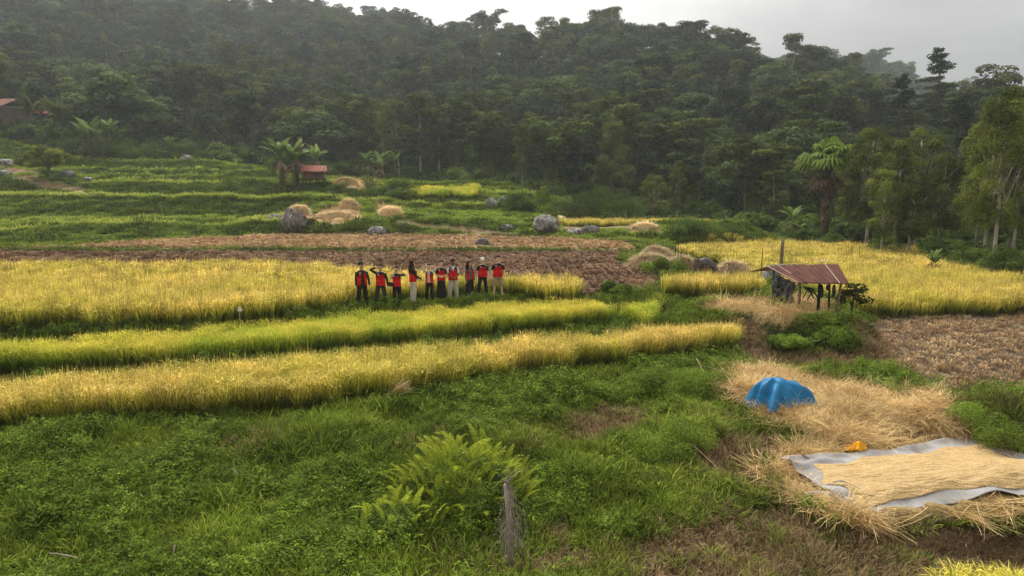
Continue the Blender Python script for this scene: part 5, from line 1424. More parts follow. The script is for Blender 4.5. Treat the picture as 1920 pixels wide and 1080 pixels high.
MB().tube([(.95, -1.22, 1.60), (1.25, .05, 2.24)], .05, 4).obj('roof_batten', M_batten, bh)
tag(drape('blue_sheet', None, 1.0, .7, .25, plain('blue sheet far', (.05, .13, .35)), 5, .1, loc=place(562, 350, 84.0)), 'scrap of blue sheet lying beside the small red hut', 'plastic sheet')

# ---- farmhouse at the left edge and roofs behind it
def house(name, px, py, Y, W_, D_, H_, RH, label, rz, roofm, wins=4, balcony=True):
    p = place(px, py, Y); h_ = empty(name, p, rz, label, 'house')
    mb = MB(); mb.box((0, 0, H_ / 2 - .5), (W_, D_, H_ + 1)); mb.obj('wall', M_boards, h_)
    mb = MB(); e_ = .7
    V = [(-W_ / 2 - e_, -D_ / 2 - e_, H_ - .15), (W_ / 2 + e_, -D_ / 2 - e_, H_ - .15), (W_ / 2 + e_ * 1.2, 0, H_ + RH), (-W_ / 2 - e_ * 1.2, 0, H_ + RH), (-W_ / 2 - e_, D_ / 2 + e_, H_ - .15), (W_ / 2 + e_, D_ / 2 + e_, H_ - .15)]
    V += [(x, y_, z_ - .12) for x, y_, z_ in V]
    mb.add(V, [(0, 1, 2, 3), (3, 2, 5, 4), (6, 9, 8, 7), (9, 10, 11, 8), (0, 6, 7, 1), (4, 5, 11, 10), (0, 3, 9, 6), (3, 4, 10, 9), (1, 7, 8, 2), (2, 8, 11, 5)]); mb.obj('roof', roofm, h_)
    mb = MB(); g_ = H_ + RH - .2
    for sx in (-1, 1): mb.add([(sx * W_ / 2, -D_ / 2, H_), (sx * W_ / 2, D_ / 2, H_), (sx * W_ / 2, 0, g_), (sx * (W_ / 2 - .1), -D_ / 2, H_), (sx * (W_ / 2 - .1), D_ / 2, H_), (sx * (W_ / 2 - .1), 0, g_)], [(0, 1, 2), (3, 5, 4), (0, 3, 4, 1), (1, 4, 5, 2), (2, 5, 3, 0)])
    mb.obj('gable', M_woodd, h_)
    for i in range(wins):
        x = -W_ / 2 + W_ * (i + .5) / wins
        f_ = MB().box((x, -D_ / 2 - .03, H_ - 1.0), (.95, .1, 1.0)).obj('window', M_woodd, h_)
        MB().box((x, -D_ / 2 - .075, H_ - 1.0), (.75, .02, .8)).obj('pane', plain('window glass', (.18, .24, .26), rough=.15), f_)
    if balcony:
        MB().box((0, -D_ / 2 - .6, H_ * .38), (W_, 1.2, .12)).obj('balcony', M_woodd, h_)
        for i in range(int(W_) + 1): MB().box((-W_ / 2 + i * W_ / int(W_), -D_ / 2 - 1.1, H_ * .19 - .3), (.14, .14, H_ * .38 + .5)).obj('balcony_post', M_wood, h_)
        MB().box((0, -D_ / 2 - 1.15, H_ * .38 + .8), (W_, .08, .08)).obj('railing', M_wood, h_)
    return h_
house('farmhouse', -12, 254, 117, 8.6, 5, 3.8, 1.3, 'dark wooden farmhouse with balcony at the edge of the upper terrace', -.12, plain('brown red tiles', (.20, .085, .07), nscale=4, col2=(.13, .06, .05)))
house('farmhouse', 110, 224, 134, 5.5, 4, 3.2, 1.6, 'red roofed house half hidden behind the feathery palms', .3, M_redroof, 2, False)

# ---- tarpaulins on the threshing floor
M_tarp = plain('grey tarpaulin', (.37, .365, .37), rough=.85, nscale=2.6, col2=(.25, .245, .25), bump=.25, spec=.1)
M_blue = plain('blue tarpaulin', (.008, .21, .47), rough=.55, nscale=3.5, col2=(.005, .13, .33), bump=.5, spec=.4)
A_, B_, C_, D_ = [np.array(at_z(x, y, .16)) for x, y in ((1463, 884), (1806, 827), (2090, 915), (1585, 957))]
def tz(x, y): return np.array(gz(x, y)) + .19
nu, nv = 110, 60; V = []; rng = np.random.RandomState(2)
for i in range(nv + 1):
    for j in range(nu + 1):
        u, v = j / nu, i / nv
        P = (A_ * (1 - u) + B_ * u) * (1 - v) + (D_ * (1 - u) + C_ * u) * v
        ed = min(u, 1 - u) * 5.2; ev = min(v, 1 - v) * 2.6; e_ = min(ed, ev)
        out_ = max(0, 1 - e_ / .22)
        wob = .05 * math.sin(u * 7 + 1) + .03 * math.sin(u * 19) + .03 * math.sin(v * 9)
        P = P + (np.array([0, -1]) if v > .5 else np.array([0, 1])) * wob * (1 if ev < ed else .3)
        vv = max(0, (v - .72) / .28); z_ = float(tz(*P)) - .15 * vv * vv * (3 - 2 * vv) + .07 * out_ * (.6 + .4 * math.sin(u * 11 + v * 7)) + .02 * math.sin(u * 31 + v * 17) * (e_ < .5) + .015 * float(vn(P[0], P[1], .2, 1))
        if u < .35 and v < .22: z_ += .10 * math.exp(-((v - .17 + .2 * u) / .05) ** 2) * (1 - u / .35)   # long fold
        V.append((P[0], P[1], z_))
Q = [(i * (nu + 1) + j, (i + 1) * (nu + 1) + j, (i + 1) * (nu + 1) + j + 1, i * (nu + 1) + j + 1) for i in range(nv) for j in range(nu)]
o = tag(link('tarpaulin', mesh_np('tarpaulin', np.array(V), np.array(Q), M_tarp, None, True)), 'large grey tarpaulin spread on the straw with drying grain on it', 'tarpaulin'); o.modifiers.new('t', 'SOLIDIFY').thickness = .006
TV = np.array(V).reshape(nv + 1, nu + 1, 3)
# the grain
M_grain = foliage('unhusked rice grain', [(0, (.52, .37, .18)), (1, (.66, .48, .25))], var=.5, trans=0, patch=(.8, .74, .66, .6), patch_scale=3.5)
nt2 = M_grain.node_tree; pb = [n for n in nt2.nodes if n.type == 'BSDF_PRINCIPLED'][0]
ge = N(nt2, 'ShaderNodeNewGeometry'); mpn = N(nt2, 'ShaderNodeMapping'); mpn.inputs['Scale'].default_value = (5, 26, 10); mpn.inputs['Rotation'].default_value = (0, 0, -.35)
nn = N(nt2, 'ShaderNodeTexNoise'); nn.inputs['Scale'].default_value = 1.0; nn.inputs['Detail'].default_value = 6; nt2.links.new(ge.outputs['Position'], mpn.inputs[0]); nt2.links.new(mpn.outputs[0], nn.inputs['Vector'])
bp = N(nt2, 'ShaderNodeBump'); bp.inputs['Strength'].default_value = .9; bp.inputs['Distance'].default_value = .05; nt2.links.new(nn.outputs[0], bp.inputs['Height']); nt2.links.new(bp.outputs[0], pb.inputs['Normal'])
nu2, nv2 = 240, 150; V = []; C2 = []
for i in range(nv2 + 1):
    for j in range(nu2 + 1):
        s_, t_ = j / nu2, i / nv2
        l0 = .055 + .02 * math.sin(t_ * 9) + .09 * max(0, .5 - t_); r0 = .97 - .04 * t_; u = l0 + (r0 - l0) * s_
        v0 = .20 - .06 * s_ + .02 * math.sin(s_ * 14); v1 = .90 + .03 * math.sin(s_ * 11 + 1) - .05 * (s_ < .3) * (1 - s_ / .3); v = v0 + (v1 - v0) * t_
        a_, b_ = v * nv, u * nu; i0, j0 = min(int(a_), nv - 1), min(int(b_), nu - 1); fa, fb = a_ - i0, b_ - j0
        P = (TV[i0, j0] * (1 - fb) + TV[i0, j0 + 1] * fb) * (1 - fa) + (TV[i0 + 1, j0] * (1 - fb) + TV[i0 + 1, j0 + 1] * fb) * fa
        e_ = min(min(s_, 1 - s_) * 4.5, min(t_, 1 - t_) * 1.7)
        hgt = .035 * min(1, e_ / .12) + .045 * float(fbm(P[0] * .6 + P[1] * .3, P[1] * 3.2 - P[0] * .8, .35, 2)) - (.012 if e_ < .001 else 0)
        V.append((P[0], P[1], P[2] + hgt)); q_ = rng.rand(); C2.append((.5 + .5 * (float(vn(P[0], P[1] * 4 - P[0], .12, 4)) - .5), q_, 0))
Q = [(i * (nu2 + 1) + j, (i + 1) * (nu2 + 1) + j, (i + 1) * (nu2 + 1) + j + 1, i * (nu2 + 1) + j + 1) for i in range(nv2) for j in range(nu2)]
tag(link('rice_grain', mesh_np('rice_grain', np.array(V), np.array(Q)[:, ::-1], M_grain, np.array(C2), True)), 'golden rice grain spread out to dry on the grey tarpaulin', 'grain', kind='stuff')
# crumpled flap and white sack at the near edge
pp = Vector((*[float(q) for q in at_z(1578, 926, .16)], 0)); pp.z = float(gz(pp.x, pp.y)) + .14
tag(drape('folded_sack', None, .62, .34, .15, plain('worn grey sack', (.27, .28, .28), nscale=8, col2=(.12, .125, .12)), 2, .1, 7, .035, loc=pp, rz=-.45), 'crumpled grey sack on the near edge of the grain tarpaulin', 'sack')
pp = Vector((*[float(q) for q in at_z(1552, 941, .12)], 0)); pp.z = float(gz(pp.x, pp.y)) + .08
tag(drape('white_sack', None, .8, .22, .09, plain('white sack', (.66, .68, .68), nscale=8), 4, .04, 5, .02, loc=pp, rz=-.28), 'flat white sack sticking out under the grey tarpaulin', 'sack')
pp = Vector((*[float(q) for q in at_z(1605, 850, .25)], 0)); pp.z = float(gz(pp.x, pp.y)) + .22
yb = empty('yellow_bag', pp, 0, 'crumpled yellow plastic bag behind the grey tarpaulin', 'plastic bag'); M_yel = plain('yellow plastic', (.86, .46, .02), rough=.4, nscale=12, col2=(.75, .33, .01), bump=.5)
drape('bag_body', yb, .3, .22, .17, M_yel, 1, .08, 6, .025, loc=(.05, 0, .02)); drape('bag_handle', yb, .18, .14, .11, M_yel, 5, .05, 5, .02, loc=(-.17, -.04, .02))
# broom
a_ = Vector((*map(float, at_z(1502, 851, .45)), .45)); b_ = Vector((*map(float, at_z(1532, 872, .22)), .25)); c_ = Vector((*map(float, at_z(1548, 884, .2)), .22))
br_ = empty('broom', b_, 0, 'straw broom leaning on the corner of the grain tarpaulin', 'broom')
MB().tube([tuple(a_ - b_), (0, 0, 0)], .016, 8).obj('handle', M_wood, br_)
dr = (c_ - b_); rng = np.random.RandomState(8); mb = MB()
for i in range(40):
    e_ = dr * (1.0 + .3 * rng.rand()) + Vector(rng.randn(3) * .05); mb.tube([(0, 0, 0), tuple(e_ * .5), tuple(e_ + Vector((0, 0, -.02)))], [.006, .004, .002], 3)
mb.obj('bristles', plain('broom straw', (.60, .42, .18)), br_)
# blue cover over a heap
pb_ = hit(1455, 768); 
k1, k2 = 120, 34; V = []
for i in range(k2 + 1):
    for j in range(k1):
        t_ = 2 * PI * j / k1; r_ = i / k2; ct, st_ = math.cos(t_), math.sin(t_)
        Rm = .60 * (1 + .10 * math.sin(2 * t_ + .6) + .06 * math.sin(5 * t_ + 2)); 
        for ta, tl, tw in ((-1.9, .50, .20), (-.15, .42, .22), (3.0, .12, .3)):
            da = (t_ - ta + PI) % (2 * PI) - PI; Rm += tl * math.exp(-(da / tw) ** 2) * max(0, r_ - .55) / .45
        x_, y_ = Rm * r_ * ct, Rm * .82 * r_ * st_
        base_ = .64 * (1 - min(1, r_ / .98) ** 4.2) * (.78 + .30 * float(vn(x_ + 3, y_ + 5, .45, 2))) + .05
        base_ += .03 * math.exp(-((x_ + .08) ** 2 + (y_ - .02) ** 2) / .03)
        fold = .06 * r_ * float(2 * vn(t_ * 2.2 + 8, r_ * 1.5, .5, 5) - 1) + .04 * (2 * float(fbm(x_ + y_ * .4, y_ * .5 + 9, .16, 1, 2)) - 1) + .03 * abs(math.sin(t_ * 4 + r_ * 3)) * r_
        V.append((x_ + ct * fold, y_ + st_ * fold, base_ + fold * .8 + max(0, r_ - .8) * .12 * math.sin(9 * t_)))
Q = [(i * k1 + j, (i + 1) * k1 + j, (i + 1) * k1 + (j + 1) % k1, i * k1 + (j + 1) % k1) for i in range(k2) for j in range(k1)]
bt = tag(link('blue_cover', mesh_np('blue_cover', np.array(V), np.array(Q), M_blue, None, True), None, pb_ + Vector((0, .1, .02))), 'bright blue tarpaulin draped over a heap on the straw', 'tarpaulin'); bt.modifiers.new('t', 'SOLIDIFY').thickness = .008; bt.scale = (1.0, .95, 1.2)
for k_, (px, py, s_, col_, lab) in enumerate([(1494, 762, .28, (.10, .32, .28), 'teal scrap of cloth lying by the blue cover'), (1522, 770, .34, (.10, .13, .22), 'dark blue rag on the straw by the bamboo poles'), (1530, 745, .25, (.14, .14, .15), 'grey rag on the straw behind the blue cover')]):
    tag(drape('cloth_scrap', None, s_, s_ * .5, .07, plain('rag %d' % k_, col_), k_ + 2, .03, 5, .02, loc=hit(px, py) + Vector((0, 0, .07)), rz=k_), lab, 'cloth')
def stick(name, a_, b_, r, label, cat_, m=None, bend=0.0, grp=None):
    a_, b_ = Vector(a_), Vector(b_); mid = (a_ + b_) / 2 + Vector((0, 0, bend)); n_ = 7; P = []
    for i in range(n_):
        t_ = i / (n_ - 1); P.append((a_ * (1 - t_) ** 2 + mid * 2 * t_ * (1 - t_) + b_ * t_ ** 2) - a_)
    return tag(MB().tube([tuple(q) for q in P], [r * (1.1 - .3 * i / 6) for i in range(n_)], 8).obj(name, m or M_wood, None, a_, smooth=True), label, cat_, grp)
up = Vector((0, 0, .12))
M_bamp = plain('dry bamboo', (.46, .33, .23), nscale=5, col2=(.33, .22, .15))
stick('bamboo_pole', hit(1474, 794) + up, hit(1532, 780) + up * 1.4, .022, 'bamboo pole lying on the straw below the blue cover', 'pole', M_bamp)
stick('stick', hit(1500, 782) + up, hit(1506, 796) + up, .013, 'short stick crossing the bamboo pole on the straw', 'stick', M_bamp)
stick('dry_stalk', hit(1300, 858) + up * 2.2, hit(1350, 893) + up, .010, 'pale dry stalk lying in the brown grass', 'stick', M_bamp)
stick('dry_stalk', hit(1305, 702) + up * 4, hit(1340, 742) + up, .010, 'thin dry stalk leaning in the weeds beside the straw', 'stick', M_bamp)
# poles among the stacks
def pole(px, top, py, Y, r, label, m=None, lean=0.0):
    p = place(px, py, Y); x, zt = at_y(px + lean, top, Y); stick('pole', p - Vector((0, 0, .2)), (float(x), Y, float(zt)), r, label, 'pole', m)
pole(1464, 446, 500, 36.5, .11, 'thick weathered wooden post behind the hut roof', M_wood, 4)
pole(1427, 465, 520, 30.5, .02, 'thin pole just left of the hut roof', M_woodd, 3)
pole(1237, 462, 500, 40, .018, 'thin pole rising out of the long pale straw stack', M_woodd)
pole(1264, 461, 500, 39.5, .03, 'short crooked pole between the straw stacks', M_woodd, 3)
pole(1271, 455, 502, 38.5, .022, 'tallest thin pole beside the brown straw stack', M_woodd, 1)
pole(1277, 467, 504, 38.2, .018, 'third thin pole at the brown straw stack', M_woodd)
pole(1246, 450, 478, 46, .02, 'thin pole with a pale tip behind the straw stacks', M_pale)
pole(1363, 470, 492, 46, .02, 'forked stick in the golden rice behind the stacks', M_woodd)
pole(1598, 459, 485, 46, .02, 'thin pole in the golden field near the white cloth', M_woodd)
pole(1612, 462, 486, 45.5, .02, 'second thin pole farther along the golden field', M_woodd)
pole(1244, 495, 520, 36, .02, 'pale stake in front of the long straw stack', M_pale)
q = hit(1545, 490); q = place(1545, 492, 42)
tag(drape('white_cloth', None, 1.0, .3, .16, plain('white cloth', (.78, .78, .76)), 3, .12, 4, .06, loc=q + Vector((0, 0, .75))), 'white cloth spread over the golden rice to scare birds', 'cloth')
p = place(450, 614, z=1.38); s_ = empty('flag_stake', p, 0, 'thin stake with a small white flag at the edge of the golden rice', 'stake')
MB().tube([(.04, 0, -.2), (.0, 0, .62)], .014, 6).obj('stake', M_pale, s_); drape('flag', s_, .16, .08, .16, plain('white flag', (.8, .8, .76)), 2, .1, 4, .02, loc=(.02, 0, .55))
p = hit(441, 908); s_ = empty('wrapped_stake', p, 0, 'thin green stake with a grey leaf sheath tied to it', 'stake')
MB().tube([(-.01, 0, -.1), (0, 0, .5)], .007, 6).obj('stake', M_pale, s_); MB().loft([(.02, 0, .02, .008, .006), (.02, 0, .12, .035, .02), (.02, 0, .22, .05, .02), (.0, 0, .28, .025, .012), (-.03, 0, .31, .008, .005)], 10).obj('sheath', plain('dead sheath', (.48, .40, .33), nscale=10), s_, smooth=True)
rng = np.random.RandomState(3)
p = hit(955, 1072); s_ = empty('netted_stake', p, 0, 'dead stake wrapped in grey dried vines in the near slope', 'stake')
xt, zt = at_y(948, 908, p.y); H = float(zt) - p.z
M_vine = plain('dry grey vines', (.44, .37, .34), nscale=9, col2=(.26, .21, .19))
MB().tube([(0, 0, -.2), (.02, 0, H * .5), (-.06, 0, H)], [.05, .042, .032], 8).obj('stake', M_vine, s_, smooth=True)
mb = MB()
for i in range(120):
    z0_, z1_ = H * rng.rand() ** .8, 0; a_ = rng.rand() * 6.28; w0 = .03 + .20 * math.sin(min(1, z0_ / H) * PI) * rng.rand()
    P = [(math.cos(a_) * w0 + .02, math.sin(a_) * w0, z0_)]
    for k_ in range(4): P.append((P[-1][0] + rng.randn() * .045 + .008, P[-1][1] + rng.randn() * .04, P[-1][2] - .09 + rng.randn() * .05))
    mb.tube(P, .0032, 3)
for i in range(16): mb.tube([(-.04, 0, H * .9), (rng.randn() * .04, rng.randn() * .03, H + .05), (.05 + rng.randn() * .12, rng.randn() * .06, H + .3 * rng.rand() + .05)], [.005, .004, .002], 3)
mb.obj('vines', M_vine, s_)
p = hit(314, 1078); stick('broken_stalk', p - Vector((0, 0, .2)), p + Vector((.09, .1, .42)), .014, 'broken pale stalk standing near the lower edge of the slope', 'stick', M_vine)
p = hit(196, 1079); q = hit(95, 1056); stick('dead_frond', p + Vector((0, 0, .1)), q + Vector((0, 0, .16)), .012, 'curved dead stem lying on the near grass', 'stick', M_vine, bend=.12)
# leaning sheaf in the nearest strip
p = place(728, 762, z=.5); rng = np.random.RandomState(6); n = 260
base = np.stack([rng.randn(n) * .06, rng.randn(n) * .05, .02 + .05 * rng.rand(n)], -1)
v, q, c = ribbons(rng, n, base, rng.randn(n) * .45 + .5, .35 + .35 * rng.rand(n), .5 + .5 * rng.rand(n), .75 * (.6 + .5 * rng.rand(n)), np.full(n, .012), 4, tipw=.4)
tag(link('rice_sheaf', mesh_np('rice_sheaf', v, q, M_straw, c), None, p), 'bent over bunch of dry rice at the front of the nearest strip', 'rice sheaf')
stick('log', place(922, 442, 60.5) + Vector((0, 0, .12)), place(985, 444, 60.2) + Vector((0, 0, .12)), .14, 'dark log lying on the field edge before the largest boulder', 'log', M_woodd)
# grey green cabbage-like plant under the young tree
p = place(1622, 604, 24.3); rng = np.random.RandomState(12)
ls = [banana_leaf(rng, .42, .12, rng.rand() * 6.28, .7 + .6 * rng.rand(), .8, (0, 0, 0)) for _ in range(14)]
v, q, c = cat(ls); tag(link('broadleaf_plant', mesh_np('broadleaf_plant', v, q, foliage('grey green leaves', [(0, (.06, .10, .07)), (1, (.16, .22, .15))]), c), None, p), 'grey green broad leaved plant under the small tree by the hut', 'plant')
for k_, (px, py) in enumerate([(1520, 640), (1555, 628), (1585, 625), (1505, 648)]):
    ls = [banana_leaf(rng, .26, .08, rng.rand() * 6.28, .6 + .6 * rng.rand(), .9, (rng.randn() * .15, rng.randn() * .1, .05), seg=5) for _ in range(16)]
    v, q, c = cat(ls); tag(link('broadleaf_plant', mesh_np('broadleaf_plant', v, q, M_ban, c), None, hit(px, py)), ['bright leafy vine low on the cut bank', 'bright leafy vine below the hut end post', 'bright leafy vine nearest the cut stubble field', 'bright leafy vine nearest the blue cover'][k_], 'plant')
# ------------------------------------------------------------------ people
tmps = bpy.data.scenes.new('workbench')
def fuse(mb, voxel, mats, smooth=3, colour=None, cut=None):
    """fuse overlapping volumes into one continuous skin"""
    me = mb.mesh('tmp', mats[0]); o = bpy.data.objects.new('tmp', me); tmps.collection.objects.link(o)
    r = o.modifiers.new('r', 'REMESH'); r.mode = 'VOXEL'; r.voxel_size = voxel; r.use_smooth_shade = True
    s = o.modifiers.new('s', 'SMOOTH'); s.factor = .5; s.iterations = smooth
    with bpy.context.temp_override(scene=tmps, view_layer=tmps.view_layers[0]):
        dg = bpy.context.evaluated_depsgraph_get()
        out_ = bpy.data.meshes.new_from_object(o.evaluated_get(dg))
    bpy.data.objects.remove(o)
    out_.materials.clear()
    for m in mats: out_.materials.append(m)
    if cut:
        bm = bmesh.new(); bm.from_mesh(out_); bmesh.ops.delete(bm, geom=[f for f in bm.faces if cut(f.calc_center_median())], context='FACES'); bm.to_mesh(out_); bm.free()
    if colour:
        out_.polygons.foreach_set('material_index', [colour(p.center) for p in out_.polygons])
    return out_
M_skin = plain('brown skin', (.60, .37, .26), rough=.6, nscale=6, col2=(.55, .33, .23))
M_skinl = plain('light brown skin', (.74, .51, .38), rough=.6, nscale=6, col2=(.69, .46, .34))
M_eye = plain('eyes and brows', (.02, .014, .012)); M_lip = plain('lips', (.34, .10, .08))
M_hair = plain('black hair', (.014, .012, .011), rough=.8, nscale=30, col2=(.03, .022, .018), stretch=(4, 4, .5))
M_red = plain('red vest cloth', (.74, .014, .018), rough=.7, nscale=9, col2=(.56, .010, .014), bump=.3)
M_blk = plain('black cloth', (.016, .015, .017), rough=.8, nscale=9, col2=(.028, .026, .028), bump=.3)
M_wht = plain('white cloth shirt', (.74, .73, .72), nscale=9, bump=.3)
M_lgrey = plain('light trousers', (.60, .56, .52), nscale=7, col2=(.46, .43, .40), bump=.4)
M_grey = plain('grey shirt cloth', (.17, .17, .19), nscale=8)
M_olive = plain('dark olive cloth', (.055, .055, .035), nscale=16, col2=(.02, .024, .014))
M_khaki = plain('khaki shorts cloth', (.42, .31, .20), nscale=8, bump=.3)
M_badge = plain('white badge', (.8, .8, .8)); M_shoe = plain('dark shoes', (.03, .028, .028)); M_bag = plain('dark brown bag', (.05, .03, .03))
def V3(*a): return Vector(a)
def arm_pts(side, elbow, wrist): return V3(side * .178, .01, 1.365), Vector(elbow), Vector(wrist)
def hand(mb, w_, d, palm_n, curl, side, s=1.0):
    d = d.normalized(); n_ = (palm_n - d * palm_n.dot(d)).normalized(); a_ = d.cross(n_) * side
    pc = w_ + d * .045 * s
    mb.tube([tuple(w_ - d * .01), tuple(w_ + d * .03 * s), tuple(w_ + d * .085 * s)], [.024 * s, .032 * s, .034 * s], 10, sq=.5)
    for i, l_ in enumerate((.068, .078, .072, .056)):
        o_ = w_ + d * .08 * s + a_ * (.028 - .0185 * i) * s; d1 = (d + n_ * curl * .5).normalized(); d2 = (d + n_ * curl * 1.4).normalized(); d3 = (d * .6 + n_ * curl * 2.0).normalized()
        p1 = o_ + d1 * l_ * .45 * s; p2 = p1 + d2 * l_ * .32 * s; p3 = p2 + d3 * l_ * .25 * s
        mb.tube([tuple(o_ - d * .02), tuple(p1), tuple(p2), tuple(p3)], [.0095 * s, .009 * s, .0085 * s, .007 * s], 6)
    o_ = w_ + d * .025 * s + a_ * .025 * s; t1 = (d * .8 + a_ * .9 + n_ * .3).normalized(); t2 = (d + a_ * .3 + n_ * .4).normalized()
    mb.tube([tuple(o_), tuple(o_ + t1 * .035 * s), tuple(o_ + t1 * .035 * s + t2 * .03 * s)], [.012 * s, .010 * s, .008 * s], 6)
HC = np.array([0, 0, 1.455]); HS = 1.12
def grow(m_): m_.v = [(v - HC) * HS + HC for v in m_.v]
def person(px, feet_row, top_row, yaw, label, arms, skin=None, hair='short', head_yaw=0, female=False, vest='closed', shirt=None, sleeve='short', bottom='trousers', bmat=None, legs=.1, wide=1.0, shoes=True, extra=None, z=1.5, camo=False):
    p = place(px, feet_row, z=z); x_, zt = at_y(px, top_row, p.y); H = float(zt) - p.z; S = H / 1.69
    root = empty('person', p, yaw, label, 'person'); root.scale = (S, S, S)
    skin = skin or M_skin; k = .93 if female else 1.0
    R_ = lambda v, a_: Vector((v[0] * math.cos(a_) - v[1] * math.sin(a_), v[0] * math.sin(a_) + v[1] * math.cos(a_), v[2]))
    hd = lambda x, y, z_: tuple(R_((x, y, z_), head_yaw))
    mb = MB()
    rot = Matrix.Rotation(head_yaw, 3, 'Z')
    mb.ell(hd(0, .012, 1.592), (.074, .092, .094), 20, 14, rot=rot); mb.ell(hd(0, -.018, 1.535), (.056, .068, .072), 18, 12, rot=rot); mb.ell(hd(0, -.062, 1.492), (.026, .022, .022), rot=rot)
    mb.tube([hd(0, -.078, 1.585), hd(0, -.098, 1.552), hd(0, -.080, 1.542)], [.009, .014, .011], 8); mb.ell(hd(0, -.080, 1.518), (.024, .012, .010), rot=rot)
    for s_ in (-1, 1): mb.ell(hd(s_ * .077, .012, 1.565), (.010, .020, .030), rot=rot); mb.ell(hd(s_ * .030, -.074, 1.600), (.020, .010, .008), rot=rot)
    grow(mb)
    mb.tube([(0, .02, 1.36), (0, .012, 1.45), (0, .0, 1.53)], [.062 * k, .053 * k, .052 * k], 12)
    mb.loft([(0, .01, .86, .13, .09), (0, .01, .93, .155, .105), (0, 0, 1.03, .132 * k, .09), (0, 0, 1.10, .128 * k, .088), (0, 0, 1.22, .152 * k, .10), (0, .005, 1.33, .162 * k, .095), (0, .01, 1.39, .13 * k, .075), (0, .012, 1.43, .07, .06)], 24)
    L_ = []
    for s_ in (-1, 1):
        hip, knee, ank = V3(s_ * .085, 0, .90), V3(s_ * (.085 + legs * .45), -.015, .49), V3(s_ * (.075 + legs * .9), .02, .085); L_.append((hip, knee, ank))
        mb.tube([tuple(hip), tuple(hip.lerp(knee, .5) + V3(0, -.008, 0)), tuple(knee), tuple(knee.lerp(ank, .35) + V3(0, .02, 0)), tuple(ank)], [.088, .072, .052, .052, .034], 12)
        mb.tube([tuple(ank + V3(0, .03, -.03)), tuple(ank + V3(s_ * .005, -.06, -.045)), tuple(ank + V3(s_ * .02, -.16, -.058))], [.036, .036, .024], 10, sq=.8)
    A2 = []
    for s_, (el_, wr, hdir, pn, cu) in zip((-1, 1), arms):
        sh_ = V3(s_ * .172 * k, .01, 1.36); el_, wr = Vector(el_), Vector(wr)
        # keep the bone lengths human
        v_ = wr - sh_; d_ = min(v_.length, .525); wr = sh_ + v_.normalized() * d_; a1, a2 = .285, .245; x0 = (a1 * a1 - a2 * a2 + d_ * d_) / (2 * d_); hh = math.sqrt(max(0, a1 * a1 - x0 * x0))
        ax = v_.normalized(); pl_ = (el_ - sh_) - ax * (el_ - sh_).dot(ax); pl_ = pl_.normalized() if pl_.length > 1e-4 else ax.orthogonal().normalized()
        el_ = sh_ + ax * x0 + pl_ * hh; A2.append((sh_, el_, wr))
        mb.tube([tuple(sh_), tuple(sh_.lerp(el_, .45)), tuple(el_), tuple(el_.lerp(wr, .35)), tuple(wr)], [.052 * k, .043 * k, .036 * k, .036 * k, .024 * k], 12)
        hand(mb, wr, Vector(hdir), Vector(pn), cu, s_)
    es = [R_((s_ * .030, -.084, 1.585), head_yaw) for s_ in (-1, 1)]; bs = [R_((s_ * .030, -.084, 1.606), head_yaw) for s_ in (-1, 1)]; lp = R_((0, -.09, 1.518), head_yaw)
    hv = Vector((0, 0, 1.455)); es = [(q - hv) * HS + hv for q in es]; bs = [(q - hv) * HS + hv for q in bs]; lp = (lp - hv) * HS + hv
    def bc(c):
        for e_ in es:
            if abs(c.x - e_.x) < .014 and abs(c.z - e_.z) < .006 and (c - e_).length < .03: return 1
        for e_ in bs:
            if abs(c.x - e_.x) < .019 and abs(c.z - e_.z) < .005 and (c - e_).length < .03: return 1
        if abs(c.z - lp.z) < .008 and (c - lp).length < .024: return 2
        return 0
    link('body', fuse(mb, .0075, [skin, M_eye, M_lip], 2, bc), root)
    # hair
    hb = MB(); HM = M_hair
    hb.ell(hd(0, .036, 1.630), (.088, .094, .090), 18, 12, rot=rot); hb.ell(hd(0, -.035, 1.662), (.058, .042, .026), rot=rot)
    if hair in ('long', 'longback'):
        for s_ in (-1, 0, 1):
            hb.tube([hd(s_ * .05, .05, 1.62), hd(s_ * .075, .075, 1.50), hd(s_ * .08, .10, 1.36), hd(s_ * .06, .115, 1.22)], [.055, .052, .048, .02], 10)
        if hair == 'long':
            for s_ in (-1, 1): hb.tube([hd(s_ * .062, .01, 1.64), hd(s_ * .083, -.005, 1.54), hd(s_ * .088, -.03, 1.42), hd(s_ * .09, -.075, 1.30)], [.03, .026, .028, .012], 8)
    if hair == 'bun': hb.ell(hd(0, .11, 1.66), (.04, .04, .04)); hb.tube([hd(0, .08, 1.6), hd(0, .125, 1.5), hd(0, .13, 1.42)], [.03, .028, .01], 8)
    if hair == 'thick': hb.ell(hd(0, .0, 1.668), (.082, .085, .045), rot=rot); hb.ell(hd(-.03, -.04, 1.672), (.05, .045, .028), rot=rot)
    if hair == 'cap':
        cb = MB(); cb.ell(hd(0, .012, 1.640), (.088, .104, .078), 20, 12, rot=rot); cb.ell(hd(0, -.105, 1.628), (.062, .066, .009), 18, 8, rot=rot)
        grow(cb); link('cap', fuse(cb, .006, [M_badge], 2), root)
    elif hair == 'darkcap':
        cb = MB(); cb.ell(hd(0, .012, 1.645), (.088, .104, .07), 20, 12, rot=rot); cb.ell(hd(0, -.095, 1.632), (.06, .06, .009), 18, 8, rot=rot)
        grow(cb); link('cap', fuse(cb, .006, [M_olive], 2), root)
    grow(hb); link('hair', fuse(hb, .007, [HM], 2), root)
    # shirt with sleeves
    shirt = shirt or M_blk; sb = MB(); g = .016
